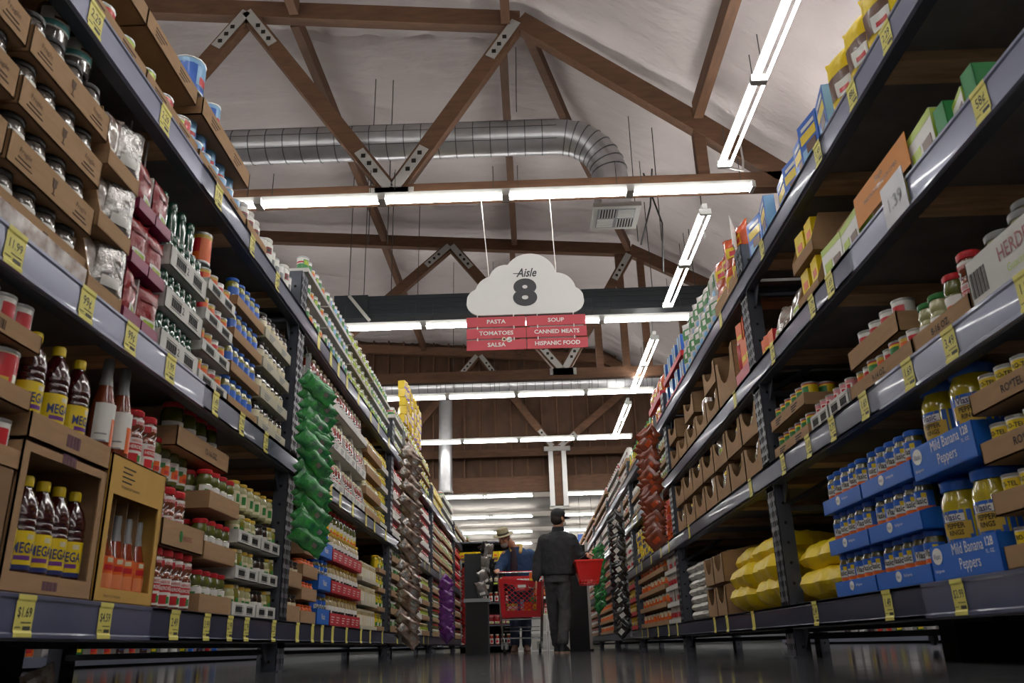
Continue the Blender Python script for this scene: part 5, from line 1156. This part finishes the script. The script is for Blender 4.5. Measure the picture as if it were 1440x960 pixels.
# shopping cart
cx,cy=-.105,11.6
ct=empty('shopping_cart',(cx,cy,0),'red plastic shopping cart with chrome frame pushed by the person in denim','shopping cart')
mb=MB(); w0,w1=.255,.285; z0,z1,zr=.46,.97,1.0
F0=[(-w0,0,z0),(w0,0,z0),(w0+.04,.8,z0+.06),(-w0-.04,.8,z0+.06)]; F1=[(-w1,-.04,z1),(w1,-.04,z1-.06),(w1+.05,.85,zr),(-w1-.05,.85,zr)]
def lattice(mb,a,b_,c_,d_,n,m2):
    a,b_,c_,d_=map(Vector,(a,b_,c_,d_))
    P=lambda u,v:(a.lerp(b_,u)).lerp(d_.lerp(c_,u),v)
    mb.beam(P(0,.09),P(1,.09),.012,(P(.5,.18)-P(.5,0)).length,m2,up=(P(.5,1)-P(.5,0)).normalized())
    mb.beam(P(0,.93),P(1,.93),.014,(P(.5,1)-P(.5,.86)).length,m2,up=(P(.5,1)-P(.5,0)).normalized())
    for u in (.05,.95): mb.beam(P(u,0),P(u,1),.012 if False else (P(.11,0)-P(0,0)).length,.012,m2,up=(b_-a).cross(d_-a).normalized())
    k=0; lo,hi=.14,.9
    for i in range(-n,n+1):
        for sgn in (1,-1):
            u0=(i/n) if sgn>0 else 1-(i/n); 
            ua,ub=u0,u0+sgn*.85; va,vb=lo,hi
            def clip(ua,va,ub,vb):
                lo_,hi_=.04,.96
                if ua==ub: return None
                t0=0;t1=1
                for bd,s_ in ((lo_,1),(hi_,-1)):
                    fa=(ua-bd)*s_; fb=(ub-bd)*s_
                    if fa<0 and fb<0: return None
                    if fa<0: t0=max(t0,fa/(fa-fb))
                    if fb<0: t1=min(t1,fa/(fa-fb))
                if t1-t0<.03: return None
                return (ua+(ub-ua)*t0,va+(vb-va)*t0,ua+(ub-ua)*t1,va+(vb-va)*t1)
            r_=clip(ua,va,ub,vb)
            if r_: mb.beam(P(r_[0],r_[1]),P(r_[2],r_[3]),.008,.014,m2,up=(b_-a).cross(d_-a).normalized())
lattice(mb,F0[0],F0[1],F1[1],F1[0],7,'cart_red'); mb.build('front_grille',ct,smooth=False)
mb=MB(); lattice(mb,F0[1],F0[2],F1[2],F1[1],12,'cart_red'); lattice(mb,F0[3],F0[0],F1[0],F1[3],12,'cart_red'); quad_wall(mb,F0[0],F0[1],F0[2],F0[3],'cart_red',.008)
mb.build('basket_side',ct,smooth=False)
MB().box(-.06,.11,-.055,-.035,.80,.9,'cart_red').build('badge_plate',ct,smooth=False)
MB().box(-.035,.075,-.058,-.055,.84,.875,'sign_white').box(-.02,.06,-.058,-.055,.82,.832,'p_pink').build('badge_print',ct,smooth=False)
mb=MB(); mb.tube([(-.30,-.03,1.04),(.24,-.03,1.04)],.008,'chrome'); mb.tube([(-.30,-.03,1.04),(-.33,.5,1.08),(-.34,.85,1.12)],.008,'chrome'); mb.tube([(.24,-.03,1.04),(.33,.5,1.08),(.34,.85,1.12)],.008,'chrome')
for sx in (-1,1):
    mb.tube([(sx*w1,.0,.94),(sx*.27,.05,.44),(sx*.25,.1,.12)],.011,'chrome'); mb.tube([(sx*.33,.85,1.1),(sx*.3,.75,.5),(sx*.28,.8,.14)],.011,'chrome'); mb.tube([(sx*.25,.1,.2),(sx*.28,.8,.2)],.01,'chrome')
for yz in ((.06,.20),(.3,.2),(.5,.2)): mb.tube([(-.26,yz[0],yz[1]),(.26,yz[0],yz[1])],.008,'chrome')
mb.tube([(-.26,.05,.44),(.26,.05,.44)],.011,'chrome'); mb.tube([(-.25,.7,.35),(.25,.7,.35)],.005,'chrome'); mb.tube([(-.25,.7,.3),(.25,.7,.3)],.005,'chrome')
mb.build('cart_frame',ct)
MB().tube([(-.34,.86,1.12),(.34,.86,1.12)],.014,'cart_red',8).build('push_handle',ct)
MB().box(-.27,.27,.6,.615,.98,1.04,'cart_red').build('child_seat',ct,smooth=False)
for sx in (-1,1):
    for y in (.06,.78):
        w=MB().lathe([(.058,-.014),(.062,-.008),(.062,.008),(.058,.014)],'rubber',16,M=Matrix.Translation((sx*.24,y,.063))@Matrix.Rotation(PI/2,4,'Y')); w.lathe([(.025,-.017),(.025,.017)],'chrome',10,M=Matrix.Translation((sx*.24,y,.063))@Matrix.Rotation(PI/2,4,'Y')); w.build('wheel',ct)
        MB().beam((sx*.24-.024,y,.06),(sx*.24-.024,y,.15),.006,.03,'chrome',up=(1,0,0)).beam((sx*.24+.024,y,.06),(sx*.24+.024,y,.15),.006,.03,'chrome',up=(1,0,0)).box(sx*.24-.03,sx*.24+.03,y-.02,y+.02,.14,.15,'chrome').build('caster_fork',ct,smooth=False)
for i,(x,y,k,zz) in enumerate(((.0,.2,'crackerbox',.5),(.1,.15,'orangebox',.5),(-.1,.2,'whitebox',.5),(.17,.3,'greenbox',.5))):
    put(K[k],cx+x,cy+y+.1,zz+.0,random.uniform(-.3,.3),f'{("cream","orange","white","green")[i]} grocery box lying inside the shopping cart')
for i in range(6): put(K['whitepk'] if i%2 else K['cups'],cx-.05+.05*i,cy+.5,.86,0,f'{nth(i)} small white and red carton on the cart rear seat','cartons on the cart seat',parts=False,sc=.8)
put(K['orangebox'],cx+.17,cy+.42,.93,0,'orange box standing at the right edge of the cart',sc=.9)

# person in denim leaning over the cart
Y=12.72
old=empty('person',(0,0,0),'person in straw hat and denim jacket leaning over the shopping cart','person')
b=MB()
HM2=head(b,(-.335,Y-.22,1.615),-.55,-.42+.95,.0)
chain(b,[((-.27,Y-.12,1.58),.058),((-.18,Y-.02,1.47),.065)],'skin')
loft(b,[((-.12,Y+.12,.88),.16,.12,0),((-.12,Y+.1,1.02),.16,.12,0),((-.13,Y+.06,1.2),.17,.12,0),((-.14,Y+.01,1.38),.19,.11,0),((-.16,Y-.02,1.46),.12,.09,0)],'skin')
chain(b,[((-.33,Y-.02,1.40),.055),((-.43,Y-.12,1.2),.045),((-.44,Y-.26,1.14),.03)],'skin'); chain(b,[((.05,Y-.0,1.40),.055),((.17,Y+.06,1.18),.045),((.16,Y-.2,1.12),.03)],'skin')
hand(b,(-.44,Y-.26,1.145),(-.05,-1,.02),(0,0,1),1,curl=.9); hand(b,(.16,Y-.21,1.13),(-.1,-1,.0),(0,0,1),-1,curl=.9)
chain(b,[((-.21,Y+.12,.92),.09),((-.21,Y+.1,.5),.06),((-.22,Y+.12,.12),.042),((-.22,Y+.12,.06),.04)],'skin'); chain(b,[((-.03,Y+.12,.92),.09),((-.04,Y+.12,.5),.06),((-.05,Y+.16,.12),.042),((-.05,Y+.16,.06),.04)],'skin')
fuse(b,'body',old,.0075,2); eyes(HM2,old)
g=MB(); loft(g,[((-.12,Y+.1,.98),.2,.15,0),((-.12,Y+.08,1.1),.215,.155,0),((-.13,Y+.05,1.25),.23,.155,0),((-.14,Y+.01,1.38),.225,.14,0),((-.15,Y-.0,1.45),.16,.12,0),((-.17,Y-.02,1.5),.09,.09,0)],'denim')
chain(g,[((-.31,Y-.0,1.385),.085),((-.42,Y-.1,1.2),.075),((-.44,Y-.22,1.145),.05)],'denim'); chain(g,[((.04,Y,1.39),.09),((.165,Y+.06,1.19),.08),((.16,Y-.16,1.13),.052)],'denim')
fuse(g,'denim_jacket',old,.012,5,.02,.09)
g=MB(); loft(g,[((-.2,Y-.085,1.0),.06,.05,0),((-.2,Y-.115,1.2),.055,.05,0),((-.2,Y-.12,1.38),.045,.05,0),((-.21,Y-.1,1.49),.04,.05,0)],'shirt_plum'); g.build('shirt',old)
g=MB(); chain(g,[((-.10,Y-.12,1.42),.028),((-.09,Y-.06,1.52),.03),((-.16,Y+.06,1.53),.03)],'collar_tan'); chain(g,[((-.235,Y-.13,1.44),.022),((-.25,Y-.08,1.5),.022)],'collar_tan'); g.build('collar',old)
g=MB(); loft(g,[((-.12,Y+.12,.84),.17,.13,0),((-.12,Y+.12,.96),.175,.13,0)],'jeans'); chain(g,[((-.21,Y+.12,.90),.105),((-.21,Y+.1,.52),.08),((-.22,Y+.12,.12),.07)],'jeans'); chain(g,[((-.03,Y+.12,.90),.105),((-.04,Y+.12,.52),.08),((-.05,Y+.16,.12),.07)],'jeans')
fuse(g,'jeans',old,.011,4,.02,.07)
shoe(old,(-.22,Y+.1,0),(-.1,-1,0),'shoe_brown','shoe_sole'); shoe(old,(-.05,Y+.14,0),(.1,-1,0),'shoe_brown','shoe_sole')
def sub(q,M,name,parent):
    g=MB(); g.mats=q.mats; g.f=q.f; g.m=q.m; g.v=[tuple(M@Vector(v)) for v in q.v]; return g.build(name,parent)
HT=HM2@Matrix.Translation((0,.01,.06))@Matrix.Rotation(-.12,4,'X')
q=MB(); q.lathe([(.16,-.005),(.155,-.012),(.09,.0),(.088,.06),(.078,.092),(.05,.104),(.0001,.098)],'hat_straw',24); hat=sub(q,HT,'straw_hat',old)
q=MB(); q.lathe([(.0915,.002),(.0905,.03)],'hat_band',24); sub(q,HT,'hat_band',hat)
q=MB(); ell(q,(0,-.05,-.078),(.056,.05,.055),'hair_grey'); ell(q,(0,.03,.0),(.08,.08,.07),'hair_grey'); sub(q,HM2,'grey_beard_and_hair',old)
q=MB(); 
for sx in (-1,1): q.tube([(sx*.03+.02*math.cos(a),-.1,.015+.016*math.sin(a)) for a in [2*PI*k/10 for k in range(11)]],.0018,'chrome',4)
q.tube([(.078,0,.02),(.052,-.1,.02)],.0018,'chrome',4); q.tube([(-.078,0,.02),(-.052,-.1,.02)],.0018,'chrome',4); sub(q,HM2,'glasses',old)

# ------------------------------------------------------------ displays standing in the aisle
t=empty('floor_display',(-.61,10.3,0),'black cardboard floor display hung with black and silver snack bags, left side','floor display')
MB().box(-.14,.13,-.14,.14,0,.62,'black_steel').box(-.128,.118,-.142,-.14,.02,.6,'dark_kick').build('lower_box',t,smooth=False)
MB().box(-.15,.05,-.12,.12,.62,1.16,'black_steel').build('upper_box',t,smooth=False)
MB().box(-.16,.15,-.15,.15,.6,.64,'print_grey').build('shelf_tray',t,smooth=False)
for i in range(12): put(K['blackbag'] if i%3 else K['silverdot'],-.53+.03*(i%2)+.012*(i//4),10.16+.03*(i%3),.66+.048*i if i<10 else 1.16,random.uniform(-.5,.8),lab(f'black and silver bag on the black floor display, {nth(i)} from its base'),'bags on the black display',tilt=(.3,random.uniform(-.5,.5)),sc=.9)
t=empty('black_display_stand',(.76,13.1,0),'tall black display panel with a pale metal edge post, right side','display')
MB().box(-.16,.14,0,.05,0,1.55,'dark_kick').build('panel_board',t,smooth=False); MB().box(.14,.18,-.01,.05,0,1.6,'strap_steel').build('edge_post',t,smooth=False); MB().box(-.17,.19,-.03,.12,0,.03,'dark_kick').build('panel_foot',t,smooth=False)
# end of aisle: black shelving with bottles, white chest cases
t=empty('end_shelf',(-.95,17.4,0),'dark end shelf stocked with red bottles beyond the shopping cart','shelf')
for z in (.14,.52,.95,1.32,1.75,2.15): MB().box(-.45,.62,-.1,.35,z-.03,z,'rack_paint').build('shelf_board',t,smooth=False)
MB().box(-.47,.64,.35,.38,0,2.2,'dark_kick').build('back_panel',t,smooth=False)
MB().box(-.45,.62,-.11,-.1,1.29,1.325,'p_lime').build('price_rail',t,smooth=False)
for j,(z,k,dd) in enumerate(((.14,'redbottle','red bottle'),(.52,'redbag','red bag'),(.95,'redbottle','red bottle'),(1.32,'darkjar','dark jar'),(1.75,'yellowpk','yellow packet'))):
    for i in range(9): put(K[k],-1.34+.115*i,17.4,z,random.uniform(-.2,.2),lab(f'{dd} on the dark end shelf, board {nth(j)} from below'),f'{dd} on end shelf board {nth(j)}',parts=False)
for i in range(4):
    for j in range(2):
        MB().box(-.0,.34,0,.6,.0,.34,'sign_white').box(.02,.32,-.002,0,.02,.32,'lamp_white').build('white_carton',loc=(-.34+.35*i,17.0-.0*j,.345*j+.0),smooth=False,label=lab(f'large white carton beyond the cart, {("lower","upper")[j]} row, {nth(i)} from the left'),cat='carton')
t=empty('white_shelf',(.3,17.9,0),'white shelf of orange and red bottles behind the person in black','shelf')
for z in (.72,1.05,1.4): MB().box(-.75,.75,-.25,.25,z-.05,z,'sign_white').build('shelf_board',t,smooth=False)
MB().box(-.75,.75,.25,.28,0,1.7,'print_grey').build('back_panel',t,smooth=False)
MB().box(-.75,.75,-.26,-.25,.67,.72,'p_lime').build('price_rail',t,smooth=False)
for j,(z,k) in enumerate(((.72,'salsa'),(1.05,'chili'),(1.4,'orangecan'))):
    for i in range(14): put(K[k],-.35+.1*i,17.75,z,0,lab(f'{K[k].desc} on the white shelf, board {nth(j)} from below'),f'goods on white shelf board {nth(j)}',parts=False)
MB().box(-.25,.25,0,.03,0,.55,'p_blue').box(-.2,.2,-.002,0,.2,.4,'p_sky').build('hanging_banner',loc=(1.72,24,2.52),smooth=False,label='blue banner hanging far beyond the right shelves',cat='banner')
for x,n_ in ((1.55,'left'),(1.9,'right')): MB().tube([(x,24.015,3.05),(x,24.015,4.15)],.006,'cable',4).build('banner_wire',label=f'{n_} thin wire holding the far blue banner',cat='wire')
# long far shelving so the hall does not end in emptiness
for i,(x0,x1,m) in enumerate(((-9,-3,'p_grey'),(-2.6,2.6,'offwhite_card'),(3,9,'p_grey'))):
    t=empty('far_shelf',((x0+x1)/2,30,0),f'low far shelf seen past the end of the aisle, {("left","middle","right")[i]}','shelf'); L=(x1-x0)/2
    for z in (.2,.7,1.2,1.7): MB().box(-L,L,0,.5,z-.04,z,'rack_paint').build('shelf_board',t,smooth=False)
    MB().box(-L,L,.5,.53,0,1.9,m).build('back_panel',t,smooth=False)
# neighbouring aisles glimpsed under the racks
for s in (-1,1):
    t=empty('low_shelf_base',(s*4.6,6,0),f'neighbouring aisle shelf base glimpsed under the {SN[s]} racks','shelf')
    MB().box(min(0,s*.6),max(0,s*.6),-6,10,.03,.12,'rail_plastic').build('shelf_board',t,smooth=False); MB().box(min(s*.05,s*.6),max(s*.05,s*.6),-6,10,0,.03,'dark_kick').build('plinth',t,smooth=False)
    MB().box(min(s*.3,s*.35),max(s*.3,s*.35),-6,10,.12,2.2,'deck_dark').build('back_panel',t,smooth=False)
    for i in range(40):
        y=1.2+i*.3; k=K[('mega','yellowcan','whitejug','bluecan','redcan','whitebag')[random.randrange(6)]]
        put(k,s*(4.68),y,.12,rotz(s),lab(f'{k.desc} glimpsed under the {SN[s]} racks'),f'{k.desc} glimpsed under the {SN[s]} racks',parts=False)
for i,(s,a,b_) in enumerate(((-1,1.2,1.9),(-1,2.15,2.55),(-1,2.85,3.0),(1,2.0,2.35),(1,2.7,2.78),(1,3.6,3.75))):
    MB().box(min(s*1.75,s*2.1),max(s*1.75,s*2.1),a,b_,0,.135,'dark_kick').build('spacer_block',smooth=False,label=f'black block under the lowest {SN[s]} shelf, {nth(i%3)} from the camera',cat='block')
MB().box(0,.3,0,.32,0,.13,'sign_white').box(.14,.145,-.001,0,0,.13,'print_grey').build('white_carton',loc=(2.9,4.6,0),smooth=False,label='small white carton on the floor under the right racks',cat='carton')
t=empty('floor_truck',(2.9,5.6,0),'red topped low trolley on the floor under the right racks','trolley'); MB().box(-.2,.2,-.5,.5,.1,.125,'cart_red').build('top',t,smooth=False)
for x in (-.15,.15):
    for y in (-.4,.1,.4): MB().lathe([(.03,-.01),(.03,.01)],'print_grey',10,M=Matrix.Translation((x,y,.05))@Matrix.Rotation(PI/2,4,'Y')).box(x-.015,x+.015,y-.04,y+.04,.05,.1,'print_grey').build('wheel',t)
# ------------------------------------------------------------ keep every description within sixteen words
import re
def wc(s): return len(s.replace(',',' ').replace('-',' ').split())
for o in COL.objects:
    if o.parent or 'label' not in o.keys(): continue
    L_=o['label']
    if wc(L_)>16:
        m_=re.match(r'^(.*?), ([\w-]+) from the camera, (.*)$',L_)
        if m_: L_=f'{m_[2]} nearest {m_[1]}, {m_[3]}'
    for a,b_ in ((' of the second left bay',', second left bay'),(' of the second right bay',', second right bay'),(' of the top left shelf',', top left shelf'),(' on the hanging strip',' on the strip'),('large red-lidded green pepper','big green pepper'),(' from the camera',' from camera'),(' in the ',' in '),(' on the ',' on '),(' of the ',' of '),(' from the ',' from '),('the ',''),('white can with','can with'),('bottom tier','lowest tier'),(' part of top shelf',' top shelf'),('second left bay','second bay'),(', lowest shelf second bay',', lowest shelf')):
        if wc(L_)>16: L_=L_.replace(a,b_)
    o['label']=L_
